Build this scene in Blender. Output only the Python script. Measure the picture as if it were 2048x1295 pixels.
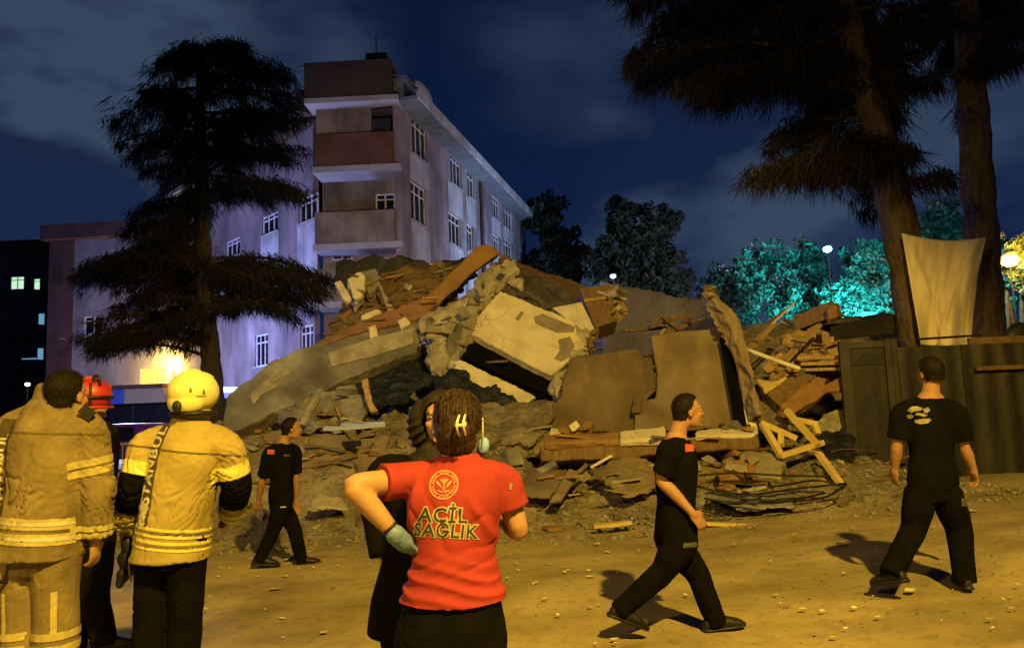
import bpy, bmesh, math, random
from mathutils import Vector, Matrix, noise
from mathutils.bvhtree import BVHTree
from math import sin, cos, pi, sqrt, radians as R

random.seed(11)
scene = bpy.context.scene
for o in list(bpy.data.objects):
    bpy.data.objects.remove(o)
COL = scene.collection
V = Vector

# ------------------------------------------------------------------ camera
F, CX, CY = 1500.0, 1024.0, 647.5
CAM = V((0, 0, 1.6))
RM = Matrix.Rotation(R(90 + 6.2), 3, 'X') @ Matrix.Rotation(R(-2.2), 3, 'Z')
cd = bpy.data.cameras.new("camera")
cd.sensor_width = 36
cd.lens = 36 * F / 2048
cd.clip_start = 0.05
cd.clip_end = 900
cam = bpy.data.objects.new("camera", cd)
COL.objects.link(cam)
cam.matrix_world = Matrix.Translation(CAM) @ RM.to_4x4()
scene.camera = cam

# ------------------------------------------------------------------ night sky
w = bpy.data.worlds.new("World")
scene.world = w
w.use_nodes = True
nt = w.node_tree
nt.nodes.clear()
N, L = nt.nodes.new, nt.links.new
out = N("ShaderNodeOutputWorld")
bg = N("ShaderNodeBackground")
bg.inputs[1].default_value = 1.0
tc = N("ShaderNodeTexCoord")
mp = N("ShaderNodeMapping")
mp.inputs['Scale'].default_value = (1, 1, 2.0)
mp.inputs['Location'].default_value = (3.1, 1.7, 0.4)
L(tc.outputs['Generated'], mp.inputs[0])
nz = N("ShaderNodeTexNoise")
nz.inputs['Scale'].default_value = 3.4
nz.inputs['Detail'].default_value = 4
nz.inputs['Roughness'].default_value = .5
L(mp.outputs[0], nz.inputs['Vector'])
sep = N("ShaderNodeSeparateXYZ")
L(tc.outputs['Generated'], sep.inputs[0])
base = N("ShaderNodeValToRGB")
e = base.color_ramp.elements
e[0].position, e[0].color = 0.0, (.008, .018, .060, 1)
e[1].position, e[1].color = .62, (.0026, .006, .024, 1)
m_ = e.new(.22); m_.color = (.004, .0125, .053, 1)
L(sep.outputs['Z'], base.inputs[0])


def px_dir(x, y):
    return (RM @ V(((x - CX) / F, -(y - CY) / F, -1))).normalized()


cloud = None
for (x, y, lo, hi, g) in [(60, 190, .955, .998, 1.0), (150, 430, .96, .998, .7), (1520, 450, .955, .996, 1.0), (1850, 190, .97, .998, .45), (1130, 60, .985, .999, .3), (560, 110, .985, .999, .55)]:
    d = N("ShaderNodeVectorMath"); d.operation = 'DOT_PRODUCT'
    nrm = N("ShaderNodeVectorMath"); nrm.operation = 'NORMALIZE'
    L(tc.outputs['Generated'], nrm.inputs[0])
    L(nrm.outputs[0], d.inputs[0])
    d.inputs[1].default_value = px_dir(x, y)
    mr = N("ShaderNodeMapRange"); mr.interpolation_type = 'SMOOTHSTEP'
    mr.inputs[1].default_value = lo; mr.inputs[2].default_value = hi
    mr.inputs[3].default_value = 0; mr.inputs[4].default_value = g
    L(d.outputs['Value'], mr.inputs[0])
    if cloud is None:
        cloud = mr
    else:
        a_ = N("ShaderNodeMath"); a_.operation = 'ADD'
        L(cloud.outputs[0], a_.inputs[0]); L(mr.outputs[0], a_.inputs[1])
        cloud = a_
nr = N("ShaderNodeMapRange")
nr.inputs[1].default_value = .42; nr.inputs[2].default_value = .62
nr.inputs[3].default_value = .1; nr.inputs[4].default_value = 1.35
L(nz.outputs[0], nr.inputs[0])
ad = N("ShaderNodeMath"); ad.operation = 'ADD'; ad.inputs[1].default_value = .0
L(cloud.outputs[0], ad.inputs[0])
ml = N("ShaderNodeMath"); ml.operation = 'MULTIPLY'; ml.use_clamp = True
L(ad.outputs[0], ml.inputs[0]); L(nr.outputs[0], ml.inputs[1])
mx = N("ShaderNodeMix"); mx.data_type = 'RGBA'
L(ml.outputs[0], mx.inputs[0])
L(base.outputs[0], mx.inputs[6])
mx.inputs[7].default_value = (.037, .061, .112, 1)
L(mx.outputs[2], bg.inputs[0])
L(bg.outputs[0], out.inputs[0])

scene.view_settings.view_transform = 'Standard'
scene.view_settings.look = 'None'
scene.view_settings.gamma = 1
scene.view_settings.exposure = 0
scene.cycles.max_bounces = 5
scene.cycles.sample_clamp_indirect = 3
try:
    scene.cycles.use_denoising = True
except Exception:
    pass


def P(x, y, Y):
    d = RM @ V(((x - CX) / F, -(y - CY) / F, -1))
    return CAM + d * (Y / d.y)


def gz(x, y):
    z = .06 * max(0, x - 1.6) if x < 7 else .324
    if x < -3:
        z += 0.0
    return z


def lamp(name, loc, power, color, radius=.2, kind='POINT', target=None, spot=90, blend=.6):
    ld = bpy.data.lights.new(name, kind)
    ld.energy = power
    ld.color = color
    ld.shadow_soft_size = radius
    if kind == 'SPOT':
        ld.spot_size = R(spot); ld.spot_blend = blend
    o = bpy.data.objects.new(name, ld)
    COL.objects.link(o)
    o.location = loc
    if target is not None:
        o.rotation_euler = (V(target) - V(loc)).to_track_quat('-Z', 'Y').to_euler()
    return o


SOD = (1.0, .62, .075)
lamp("sodium_street_light", (2.4, -1.7, 7.2), 8300, SOD, .14, 'SPOT', (.4, 7.4, 0), 82, .35)
lamp("far_sodium_street_light", (-5.5, -3.5, 6.5), 1900, SOD, .4, 'SPOT', (0, 8.5, 0), 80, .5)
lamp("left_work_floodlight", (-9.5, 5.0, 7.0), 800, (1, .82, .58), .25, 'SPOT', (-.5, 15.5, 3.2), 62, .6)
lamp("building_fill_light", (-4.5, 19.5, 6.5), 1300, (1, .70, .34), .3, 'SPOT', (-5.8, 30, 10.5), 75, .8)  # added unseen light that warms the building front

# ------------------------------------------------------------------ helpers
WL = {}


def mat(name, c1, c2=None, c3=None, scale=4, detail=6, rough=.85, bump=.25, bscale=30, metal=0, stretch=(1, 1, 1), lo=.35, hi=.65, bdist=.02, spec=.3, bstretch=None, cracks=0):
    m = bpy.data.materials.new(name)
    m.use_nodes = True
    t = m.node_tree
    b = t.nodes['Principled BSDF']
    b.inputs['Roughness'].default_value = rough
    b.inputs['Metallic'].default_value = metal
    b.inputs['Specular IOR Level'].default_value = spec
    n, l = t.nodes.new, t.links.new
    tcx = n("ShaderNodeTexCoord")
    if c2 is None:
        c2 = tuple(min(1, c * 1.25) for c in c1)
    mpp = n("ShaderNodeMapping"); mpp.inputs['Scale'].default_value = stretch
    l(tcx.outputs['Object'], mpp.inputs[0])
    nn = n("ShaderNodeTexNoise")
    nn.inputs['Scale'].default_value = scale; nn.inputs['Detail'].default_value = detail
    nn.inputs['Roughness'].default_value = .62
    l(mpp.outputs[0], nn.inputs['Vector'])
    cr = n("ShaderNodeValToRGB")
    cr.color_ramp.elements[0].position = lo; cr.color_ramp.elements[0].color = (*c1, 1)
    cr.color_ramp.elements[1].position = hi; cr.color_ramp.elements[1].color = (*c2, 1)
    if c3:
        q = cr.color_ramp.elements.new(min(.98, hi + .1)); q.color = (*c3, 1)
    l(nn.outputs[0], cr.inputs[0])
    colour = cr.outputs[0]
    crk = None
    if cracks:
        vo = n("ShaderNodeTexVoronoi"); vo.feature = 'DISTANCE_TO_EDGE'; vo.inputs['Scale'].default_value = cracks
        wn = n("ShaderNodeTexNoise"); wn.inputs['Scale'].default_value = 3; wn.inputs['Detail'].default_value = 6
        l(tcx.outputs['Object'], wn.inputs['Vector'])
        wm = n("ShaderNodeMix"); wm.data_type = 'VECTOR'; wm.inputs[0].default_value = .35
        l(tcx.outputs['Object'], wm.inputs[4]); l(wn.outputs[1], wm.inputs[5])
        l(wm.outputs[1], vo.inputs['Vector'])
        cm = n("ShaderNodeMapRange"); cm.inputs[1].default_value = .002; cm.inputs[2].default_value = .012
        cm.inputs[3].default_value = .6; cm.inputs[4].default_value = 1
        l(vo.outputs[0], cm.inputs[0])
        gate = n("ShaderNodeMapRange"); gate.inputs[1].default_value = .47; gate.inputs[2].default_value = .55
        g2 = n("ShaderNodeTexNoise"); g2.inputs['Scale'].default_value = .9
        l(tcx.outputs['Object'], g2.inputs['Vector']); l(g2.outputs[0], gate.inputs[0])
        mxx = n("ShaderNodeMix"); mxx.inputs[3].default_value = 1
        l(gate.outputs[0], mxx.inputs[0]); l(cm.outputs[0], mxx.inputs[2]) ; 
        vm = n("ShaderNodeVectorMath"); vm.operation = 'SCALE'
        l(cr.outputs[0], vm.inputs[0]); l(mxx.outputs[0], vm.inputs['Scale'])
        colour = vm.outputs[0]
    l(colour, b.inputs['Base Color'])
    if bump:
        n2 = n("ShaderNodeTexNoise")
        n2.inputs['Scale'].default_value = bscale; n2.inputs['Detail'].default_value = 5
        if bstretch:
            m2 = n("ShaderNodeMapping"); m2.inputs['Scale'].default_value = bstretch
            l(tcx.outputs['Object'], m2.inputs[0]); l(m2.outputs[0], n2.inputs['Vector'])
        else:
            l(tcx.outputs['Object'], n2.inputs['Vector'])
        bp = n("ShaderNodeBump")
        bp.inputs['Strength'].default_value = bump; bp.inputs['Distance'].default_value = bdist
        l(n2.outputs[0], bp.inputs['Height'])
        l(bp.outputs[0], b.inputs['Normal'])
    return m


def emat(name, col, s):
    m = bpy.data.materials.new(name)
    m.use_nodes = True
    b = m.node_tree.nodes['Principled BSDF']
    b.inputs['Base Color'].default_value = (*[c * .5 for c in col], 1)
    b.inputs['Emission Color'].default_value = (*col, 1)
    b.inputs['Emission Strength'].default_value = s
    return m


def tag(o, label=None, cat=None, group=None, kind=None):
    if label: o['label'] = label
    if cat: o['category'] = cat
    if group: o['group'] = group
    if kind: o['kind'] = kind
    return o


def empty(name, loc, label=None, cat=None, group=None, kind=None):
    o = bpy.data.objects.new(name, None)
    o.empty_display_size = .2
    COL.objects.link(o)
    o.location = loc
    WL[o.name] = V(loc)
    return tag(o, label, cat, group, kind)


def obj(name, bm, m, parent=None, smooth=False, base=None):
    """bm holds WORLD coordinates; links it as one mesh object."""
    if parent is not None:
        bl = WL[parent.name]
    elif base is not None:
        bl = V(base)
    else:
        xs = [v.co for v in bm.verts]
        mn = [min(c[i] for c in xs) for i in range(3)]; mxx = [max(c[i] for c in xs) for i in range(3)]
        bl = V(((mn[0] + mxx[0]) / 2, (mn[1] + mxx[1]) / 2, mn[2]))
    bmesh.ops.translate(bm, verts=bm.verts, vec=-bl)
    me = bpy.data.meshes.new(name)
    bm.to_mesh(me)
    bm.free()
    for mm in (m if isinstance(m, (list, tuple)) else [m]):
        me.materials.append(mm)
    if smooth:
        me.polygons.foreach_set('use_smooth', [True] * len(me.polygons))
    o = bpy.data.objects.new(name, me)
    COL.objects.link(o)
    if parent is not None:
        o.parent = parent
    else:
        o.location = bl
    WL[o.name] = bl
    return o


def pyobj(name, vs, fs, m, parent=None, base=(0, 0, 0), smooth=False):
    bl = WL[parent.name] if parent is not None else V(base)
    me = bpy.data.meshes.new(name)
    me.from_pydata([(v[0] - bl[0], v[1] - bl[1], v[2] - bl[2]) for v in vs], [], fs)
    for mm in (m if isinstance(m, (list, tuple)) else [m]):
        me.materials.append(mm)
    if smooth:
        me.polygons.foreach_set('use_smooth', [True] * len(me.polygons))
    o = bpy.data.objects.new(name, me)
    COL.objects.link(o)
    if parent is not None: o.parent = parent
    else: o.location = bl
    WL[o.name] = bl
    return o


def remesh(bm, vox, smooth=2, fac=.5):
    me = bpy.data.meshes.new("tmp"); bm.to_mesh(me); bm.free()
    o = bpy.data.objects.new("tmp", me); COL.objects.link(o)
    r = o.modifiers.new("r", 'REMESH'); r.mode = 'VOXEL'; r.voxel_size = vox
    if smooth:
        s = o.modifiers.new("s", 'SMOOTH'); s.factor = fac; s.iterations = smooth
    dg = bpy.context.evaluated_depsgraph_get()
    ev = o.evaluated_get(dg)
    b = bmesh.new(); b.from_mesh(ev.to_mesh()); ev.to_mesh_clear()
    bpy.data.objects.remove(o); bpy.data.meshes.remove(me)
    b.normal_update()
    return b


def basis(d):
    d = d.normalized()
    a = V((0, 0, 1)) if abs(d.z) < .9 else V((1, 0, 0))
    x = a.cross(d).normalized()
    return x, d.cross(x)


def loft(bm, rings, seg=18, cap=True):
    prev = None
    first = None
    for (c, ax, ay) in rings:
        r = [bm.verts.new(c + ax * cos(2 * pi * k / seg) + ay * sin(2 * pi * k / seg)) for k in range(seg)]
        if prev:
            for k in range(seg):
                bm.faces.new((prev[k], prev[(k + 1) % seg], r[(k + 1) % seg], r[k]))
        else:
            first = r
        prev = r
    if cap:
        bm.faces.new(first[::-1]); bm.faces.new(prev)


def resample(pts, rad, sub):
    n = len(pts)
    o = []
    for i in range(n - 1):
        p0, p1, p2, p3 = pts[max(i - 1, 0)], pts[i], pts[i + 1], pts[min(i + 2, n - 1)]
        for k in range(sub):
            t = k / sub
            q = .5 * ((2 * p1) + (p2 - p0) * t + (2 * p0 - 5 * p1 + 4 * p2 - p3) * t * t + (3 * p1 - p0 - 3 * p2 + p3) * t ** 3)
            s = t * t * (3 - 2 * t)
            o.append((q, rad[i] * (1 - s) + rad[i + 1] * s))
    o.append((pts[-1], rad[-1]))
    return o


def tube(bm, pts, rad, seg=12, sub=4, round_=True):
    pts = [V(p) for p in pts]
    if not isinstance(rad, (list, tuple)): rad = [rad] * len(pts)
    q = resample(pts, list(rad), sub) if sub > 1 else list(zip(pts, rad))
    if round_:
        d0 = (q[0][0] - q[1][0]).normalized(); r0 = q[0][1]
        d1 = (q[-1][0] - q[-2][0]).normalized(); r1 = q[-1][1]
        q = [(q[0][0] + d0 * r0 * .95, r0 * .3), (q[0][0] + d0 * r0 * .6, r0 * .8)] + q + [(q[-1][0] + d1 * r1 * .6, r1 * .8), (q[-1][0] + d1 * r1 * .95, r1 * .3)]
    x, y = basis(q[1][0] - q[0][0])
    rings = []
    for i, (p, r) in enumerate(q):
        d = (q[min(i + 1, len(q) - 1)][0] - q[max(i - 1, 0)][0]).normalized()
        x = (x - d * x.dot(d)).normalized(); y = d.cross(x)
        rings.append((p, x * r, y * r))
    loft(bm, rings, seg)


def ell(bm, c, ax, ay, az, sub=3):
    r = bmesh.ops.create_icosphere(bm, subdivisions=sub, radius=1)
    M = Matrix((ax, ay, az)).transposed()
    for v in r['verts']:
        v.co = V(c) + M @ v.co


def obox(bm, o, u, n, z, a, b, c):
    """box along u in a, along n in b, along z in c from origin o"""
    vs = [bm.verts.new(o + u * a[i] + n * b[j] + z * c[k]) for i in (0, 1) for j in (0, 1) for k in (0, 1)]
    q = [(0, 1, 3, 2), (4, 6, 7, 5), (0, 4, 5, 1), (2, 3, 7, 6), (0, 2, 6, 4), (1, 5, 7, 3)]
    for f in q:
        bm.faces.new([vs[i] for i in f])


X_, Y_, Z_ = V((1, 0, 0)), V((0, 1, 0)), V((0, 0, 1))


def box(bm, x, y, z):
    obox(bm, V((0, 0, 0)), X_, Y_, Z_, x, y, z)


def fix(bm):
    bmesh.ops.recalc_face_normals(bm, faces=bm.faces)
    return bm


def beam(bm, a, b, wd, ht, jit=0):
    """bar between two world points with a rectangular section"""
    a, b = V(a), V(b)
    x, y = basis(b - a)
    vs = []
    for p in (a, b):
        for sx, sy in ((-1, -1), (1, -1), (1, 1), (-1, 1)):
            vs.append(bm.verts.new(p + x * sx * wd / 2 * (1 + random.uniform(-jit, jit)) + y * sy * ht / 2 * (1 + random.uniform(-jit, jit))))
    for f in [(3, 2, 1, 0), (4, 5, 6, 7), (0, 1, 5, 4), (1, 2, 6, 5), (2, 3, 7, 6), (3, 0, 4, 7)]:
        bm.faces.new([vs[i] for i in f])


def rock_bm(size, seed, c=(0, 0, 0), blocky=.5):
    rnd = random.Random(seed)
    bm = bmesh.new()
    for i in range(8):
        s = V(((i & 1) * 2 - 1, ((i >> 1) & 1) * 2 - 1, ((i >> 2) & 1) * 2 - 1))
        for k in range(1 if rnd.random() < blocky else 2):
            bm.verts.new(V([s[j] * size[j] * .5 * rnd.uniform(.55, 1) for j in range(3)]))
    bmesh.ops.convex_hull(bm, input=bm.verts)
    bmesh.ops.delete(bm, geom=[v for v in bm.verts if not v.link_faces], context='VERTS')
    M = Matrix.Rotation(rnd.uniform(0, 6.28), 3, 'Z') @ Matrix.Rotation(rnd.uniform(-.7, .7), 3, 'X') @ Matrix.Rotation(rnd.uniform(-.7, .7), 3, 'Y')
    for v in bm.verts: v.co = M @ v.co + V(c)
    return bm


def onplane(ref, pts):
    """depths for picture corners so that all lie on the plane through three reference corners (px, py, depth)"""
    a, b, c = (P(*q) for q in ref)
    n = (b - a).cross(c - a)
    o = []
    for x, y in pts:
        d = RM @ V(((x - CX) / F, -(y - CY) / F, -1))
        o.append((x, y, (d * ((a - CAM).dot(n) / d.dot(n))).y))
    return o


def slab_bm(pts, thick, vox=.045, amp=.015, freq=3.0, jag=.05, seed=0, edge=1.0):
    """thick broken slab from an outline of (px, py, depth) corners; its outline is jagged and its faces uneven"""
    rnd = random.Random(seed + 31)
    W = [P(*p) for p in pts]
    nrm = V((0, 0, 0))
    for i in range(len(W)):
        a, b = W[i], W[(i + 1) % len(W)]
        nrm += V(((a.y - b.y) * (a.z + b.z), (a.z - b.z) * (a.x + b.x), (a.x - b.x) * (a.y + b.y)))
    nrm.normalize()
    if nrm.y > 0: nrm = -nrm
    out_ = []
    cen = sum(W, V()) / len(W)
    for i in range(len(W)):
        a, b = W[i], W[(i + 1) % len(W)]
        n = max(1, int((b - a).length / .22)) if jag else 1
        for k in range(n):
            p = a.lerp(b, k / n)
            if jag and k:
                t = (b - a).normalized().cross(nrm)
                p = p + t * rnd.uniform(-jag, jag)
            out_.append(p)
    bm = bmesh.new()
    f = [bm.verts.new(p) for p in out_]
    bk = [bm.verts.new(p - nrm * thick * (rnd.uniform(.75, 1.15) if jag else 1)) for p in out_]
    bm.faces.new(f); bm.faces.new(bk[::-1])
    for i in range(len(f)):
        j = (i + 1) % len(f)
        bm.faces.new((f[i], bk[i], bk[j], f[j]))
    bmesh.ops.triangulate(bm, faces=[x for x in bm.faces if len(x.verts) > 4])
    fix(bm)
    if vox:
        bm = remesh(bm, vox, 1 if amp > .018 else 0, .35)
        off = V((seed * 7.3, seed * 3.1, seed))
        for v in bm.verts:
            q = v.co * freq + off
            d = noise.fractal(q, 1.0, 2.1, 4) * amp
            side = 1 - abs(v.normal.dot(nrm))
            d += side * edge * noise.noise(v.co * 7 + off) * amp * 2.2
            v.co += v.normal * d
        bm.normal_update()
    return bm


def slab(name, label, cat, pts, thick, m, vox=.045, amp=.015, jag=.05, seed=0, parent=None, group=None, freq=3.0, smooth=False):
    o = obj(name, slab_bm(pts, thick, vox, amp, freq, jag, seed), m, parent, smooth)
    if parent is None: tag(o, label, cat, group)
    elif label: o['label'] = label
    return o


def text_bm(body, height, bold=.02):
    cu = bpy.data.curves.new("txt", 'FONT')
    cu.body = body; cu.size = 1; cu.align_x = 'CENTER'; cu.align_y = 'CENTER'
    cu.offset = bold; cu.resolution_u = 3
    cu.space_character = 1.08
    o = bpy.data.objects.new("txt", cu); COL.objects.link(o)
    dg = bpy.context.evaluated_depsgraph_get()
    me = o.evaluated_get(dg).to_mesh()
    bm = bmesh.new(); bm.from_mesh(me)
    bpy.data.objects.remove(o); bpy.data.curves.remove(cu)
    for v in bm.verts: v.co *= height / .72
    return bm


def ring2d(bm, r0, r1, seg=40, cx=0, cy=0):
    a = [bm.verts.new((cx + r0 * cos(2 * pi * k / seg), cy + r0 * sin(2 * pi * k / seg), 0)) for k in range(seg)]
    b = [bm.verts.new((cx + r1 * cos(2 * pi * k / seg), cy + r1 * sin(2 * pi * k / seg), 0)) for k in range(seg)]
    for k in range(seg):
        bm.faces.new((a[k], a[(k + 1) % seg], b[(k + 1) % seg], b[k]))


def poly2d(bm, pts):
    return bm.faces.new([bm.verts.new((p[0], p[1], 0)) for p in pts])


def project(bm2, target, cen, right, up, into, off=.004, maxedge=.02):
    """lays flat artwork onto a garment: casts every vertex along `into` onto the target mesh"""
    bmesh.ops.triangulate(bm2, faces=bm2.faces)
    for _ in range(4):
        le = [e_ for e_ in bm2.edges if e_.calc_length() > maxedge]
        if not le: break
        bmesh.ops.subdivide_edges(bm2, edges=le, cuts=1)
        bmesh.ops.triangulate(bm2, faces=[f for f in bm2.faces if len(f.verts) > 3])
    tree = BVHTree.FromBMesh(target)
    dead = []
    for v in bm2.verts:
        q = cen + right * v.co.x + up * v.co.y
        h, nn, _, _ = tree.ray_cast(q - into * .6, into, 1.2)
        if h is None: dead.append(v)
        else: v.co = h + (nn if nn.dot(into) < 0 else -nn) * off
    bmesh.ops.delete(bm2, geom=dead, context='VERTS')
    return bm2


def strip(src, cuts, keep=None, off=.004):
    """tape lying on a garment: the part of its surface between planes (co, no) facing inwards"""
    b = src.copy()
    if keep:
        bmesh.ops.delete(b, geom=[f for f in b.faces if not keep(f.calc_center_median(), f.normal)], context='FACES')
    for co, no in cuts:
        bmesh.ops.bisect_plane(b, geom=b.verts[:] + b.edges[:] + b.faces[:], plane_co=co, plane_no=no, clear_inner=True)
    b.normal_update()
    for v in b.verts: v.co += v.normal * off
    return b
# ------------------------------------------------------------------ materials
M = {}
M['ground'] = mat('dusty_ground', (.24, .195, .105), (.40, .33, .19), (.50, .42, .27), scale=.75, detail=10, rough=.95, bump=.4, bscale=30, bdist=.02, lo=.3, hi=.62)
def patchy(m, scale, lo, hi, f0, f1, stretch=(1, 1, 1)):
    """wear: a second large pattern that darkens and lightens the base colour"""
    t = m.node_tree; n, l = t.nodes.new, t.links.new
    b = t.nodes['Principled BSDF']; src = b.inputs['Base Color'].links[0].from_socket
    tcx = n("ShaderNodeTexCoord"); mpp = n("ShaderNodeMapping"); mpp.inputs['Scale'].default_value = stretch
    nn = n("ShaderNodeTexNoise"); nn.inputs['Scale'].default_value = scale; nn.inputs['Detail'].default_value = 7; nn.inputs['Distortion'].default_value = .6
    l(tcx.outputs['Object'], mpp.inputs[0]); l(mpp.outputs[0], nn.inputs['Vector'])
    r_ = n("ShaderNodeMapRange"); r_.inputs[1].default_value = lo; r_.inputs[2].default_value = hi; r_.inputs[3].default_value = f0; r_.inputs[4].default_value = f1
    l(nn.outputs[0], r_.inputs[0])
    vm = n("ShaderNodeVectorMath"); vm.operation = 'SCALE'; l(src, vm.inputs[0]); l(r_.outputs[0], vm.inputs['Scale']); l(vm.outputs[0], b.inputs['Base Color'])


patchy(M['ground'], .55, .36, .62, .68, 1.08, (1, 2.2, 1))
patchy(M['ground'], 9, .5, .72, 1.0, .72)
M['mound'] = mat('rubble_dirt', (.11, .09, .065), (.28, .24, .18), scale=2.5, detail=9, bump=1, bscale=12, bdist=.08)
M['conc'] = mat('grey_plaster', (.15, .145, .15), (.28, .275, .28), (.38, .37, .37), scale=1.2, detail=11, bump=.7, bscale=18, bdist=.04, lo=.38, hi=.58)
M['conc_l'] = mat('pale_concrete', (.22, .20, .16), (.42, .39, .33), scale=3, detail=9, bump=.8, bscale=14, bdist=.04)
M['conc_d'] = mat('dark_concrete', (.035, .033, .03), (.09, .085, .08), (.3, .27, .22), scale=3, detail=9, bump=.8, bscale=12, bdist=.05, hi=.6)
M['olive'] = mat('olive_render', (.17, .16, .12), (.30, .28, .23), scale=2.4, detail=8, bump=.7, bscale=14, bdist=.05)
M['cream'] = mat('cream_painted_wall', (.54, .48, .35), (.68, .62, .47), scale=1.6, detail=9, bump=.3, bscale=25, lo=.25, hi=.6, cracks=1.1)
M['greyspot'] = mat('bare_plaster', (.19, .17, .14), (.26, .235, .2), scale=5, bump=.5, bscale=25)
M['brownwall'] = mat('brown_wall', (.14, .10, .066), (.215, .165, .112), scale=1.1, detail=10, bump=.5, bscale=30, lo=.35, hi=.65)
M['brownwall2'] = mat('tan_brown_wall', (.175, .135, .088), (.255, .20, .135), scale=1.1, detail=10, bump=.45, bscale=30, lo=.35, hi=.65)
M['darkspot'] = mat('stripped_plaster', (.085, .06, .042), (.12, .09, .06), scale=6, bump=.5, bscale=25)
M['redbeam'] = mat('terracotta_render', (.17, .085, .055), (.27, .15, .10), scale=2.5, detail=9, bump=.6, bscale=18, bdist=.03)
M['orangebeam'] = mat('orange_brown_render', (.20, .11, .045), (.31, .18, .075), scale=2.2, detail=9, bump=.6, bscale=18, bdist=.03)
M['white'] = mat('dusty_white', (.48, .45, .38), (.68, .64, .54), scale=4, bump=.3, bscale=25)
M['wood'] = mat('splintered_wood', (.26, .17, .08), (.42, .30, .15), scale=3, stretch=(6, 6, 1), bump=.4, bscale=30)
M['wood_d'] = mat('dark_wood', (.12, .075, .035), (.2, .13, .065), scale=3, stretch=(5, 5, 1), bump=.4, bscale=30)
M['yellowwood'] = mat('varnished_pale_wood', (.48, .36, .13), (.60, .47, .2), scale=4, bump=.2, bscale=30)
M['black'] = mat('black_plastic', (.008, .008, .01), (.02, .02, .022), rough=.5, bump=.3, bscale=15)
M['column'] = mat('broken_tan_concrete', (.16, .12, .075), (.30, .24, .16), scale=2.5, detail=9, bump=.7, bscale=16, bdist=.04)
M['void'] = mat('slot_shade_black', (.003, .003, .003), (.006, .006, .005), rough=1, spec=.03, bump=.2)  # black stands for the unlit depth of the wall slots
M['tarp'] = mat('navy_tarp', (.006, .009, .017), (.014, .02, .032), rough=.55, bump=.8, bscale=7, bdist=.1)
M['dglass'] = mat('dark_window_glass', (.006, .006, .006), (.012, .011, .01), rough=.25, bump=0, spec=.5)
M['metal_gate'] = mat('dark_grey_sheet', (.012, .012, .011), (.028, .026, .023), scale=2, rough=.6, bump=.25, bscale=9, bdist=.05, stretch=(3, 3, .6))
M['metal_post'] = mat('grey_gate_post', (.025, .023, .02), (.045, .042, .036), scale=4, rough=.6, bump=.1)
M['rust'] = mat('rusty_rail', (.09, .05, .025), (.16, .09, .045), scale=5, bump=.3)
M['pink'] = mat('pink_wall', (.22, .17, .175), (.38, .305, .31), (.43, .36, .36), scale=.8, detail=10, bump=.2, bscale=8, lo=.36, hi=.6, stretch=(1, 1, .3))
M['whitew'] = mat('white_wall', (.38, .37, .37), (.56, .55, .55), scale=1, detail=10, stretch=(1, 1, .3), bump=.2, bscale=8)
M['tan'] = mat('tan_render', (.20, .155, .10), (.33, .265, .175), stretch=(1, 1, .4), lo=.38, hi=.6, scale=1, detail=9, bump=.25, bscale=8)
M['redbrown'] = mat('red_brown_render', (.10, .045, .022), (.17, .08, .045), scale=.9, detail=9, bump=.25, bscale=8)
M['darkroof'] = mat('dark_attic_render', (.045, .032, .022), (.075, .055, .04), scale=1, detail=9, bump=.3, bscale=6)
M['soffit'] = mat('soffit_white', (.32, .31, .30), (.44, .43, .42), scale=1, bump=.1)
M['roofsheet'] = mat('blue_grey_roof_sheet', (.13, .15, .16), (.22, .25, .27), scale=1.5, bump=.2, rough=.7)
M['wframe'] = mat('white_window_frame', (.6, .58, .56), (.7, .68, .66), bump=0)
M['lilac'] = mat('lilac_grey_wall', (.24, .23, .25), (.37, .35, .38), stretch=(1, 1, .3), scale=.8, detail=9, bump=.2, bscale=6)
M['maroon'] = mat('maroon_render', (.10, .05, .045), (.15, .08, .07), scale=1, bump=.2)
M['darkbuild'] = mat('dark_far_building', (.05, .05, .05), (.1, .1, .095), scale=.6, bump=.2)
M['blueb'] = mat('blue_board', (.06, .13, .5), (.08, .17, .58), bump=0)
M['tanb'] = mat('tan_board', (.42, .33, .18), (.5, .4, .23), bump=.1)
M['bark'] = mat('brown_bark', (.055, .040, .026), (.125, .092, .060), scale=5, detail=9, stretch=(3, 3, .7), bump=1, bscale=14, bdist=.06)
M['barkd'] = mat('dark_bark', (.03, .024, .018), (.06, .048, .036), scale=5, detail=9, stretch=(3, 3, .7), bump=1, bscale=14, bdist=.06)
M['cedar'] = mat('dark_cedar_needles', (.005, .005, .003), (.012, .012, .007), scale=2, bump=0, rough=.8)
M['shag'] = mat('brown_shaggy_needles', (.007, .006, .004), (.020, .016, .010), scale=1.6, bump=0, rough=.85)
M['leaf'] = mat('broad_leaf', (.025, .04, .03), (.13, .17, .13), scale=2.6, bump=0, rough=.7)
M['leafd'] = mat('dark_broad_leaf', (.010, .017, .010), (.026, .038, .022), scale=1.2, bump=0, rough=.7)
M['cloth'] = mat('beige_cloth', (.56, .48, .34), (.68, .59, .44), scale=1.5, bump=.3, bscale=6, bdist=.05, rough=.9)
M['skin'] = mat('skin', (.33, .185, .115), (.41, .24, .155), scale=9, bump=.12, bscale=160, bdist=.004, rough=.55)
M['skin2'] = mat('tanned_skin', (.27, .145, .085), (.33, .185, .115), scale=9, bump=.12, bscale=160, bdist=.004, rough=.6)
M['hairb'] = mat('black_hair', (.006, .005, .004), (.013, .009, .007), scale=40, stretch=(3, 3, .5), bump=.6, bscale=120, bstretch=(2, 2, .3), bdist=.01, rough=.6, spec=.15)
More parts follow.
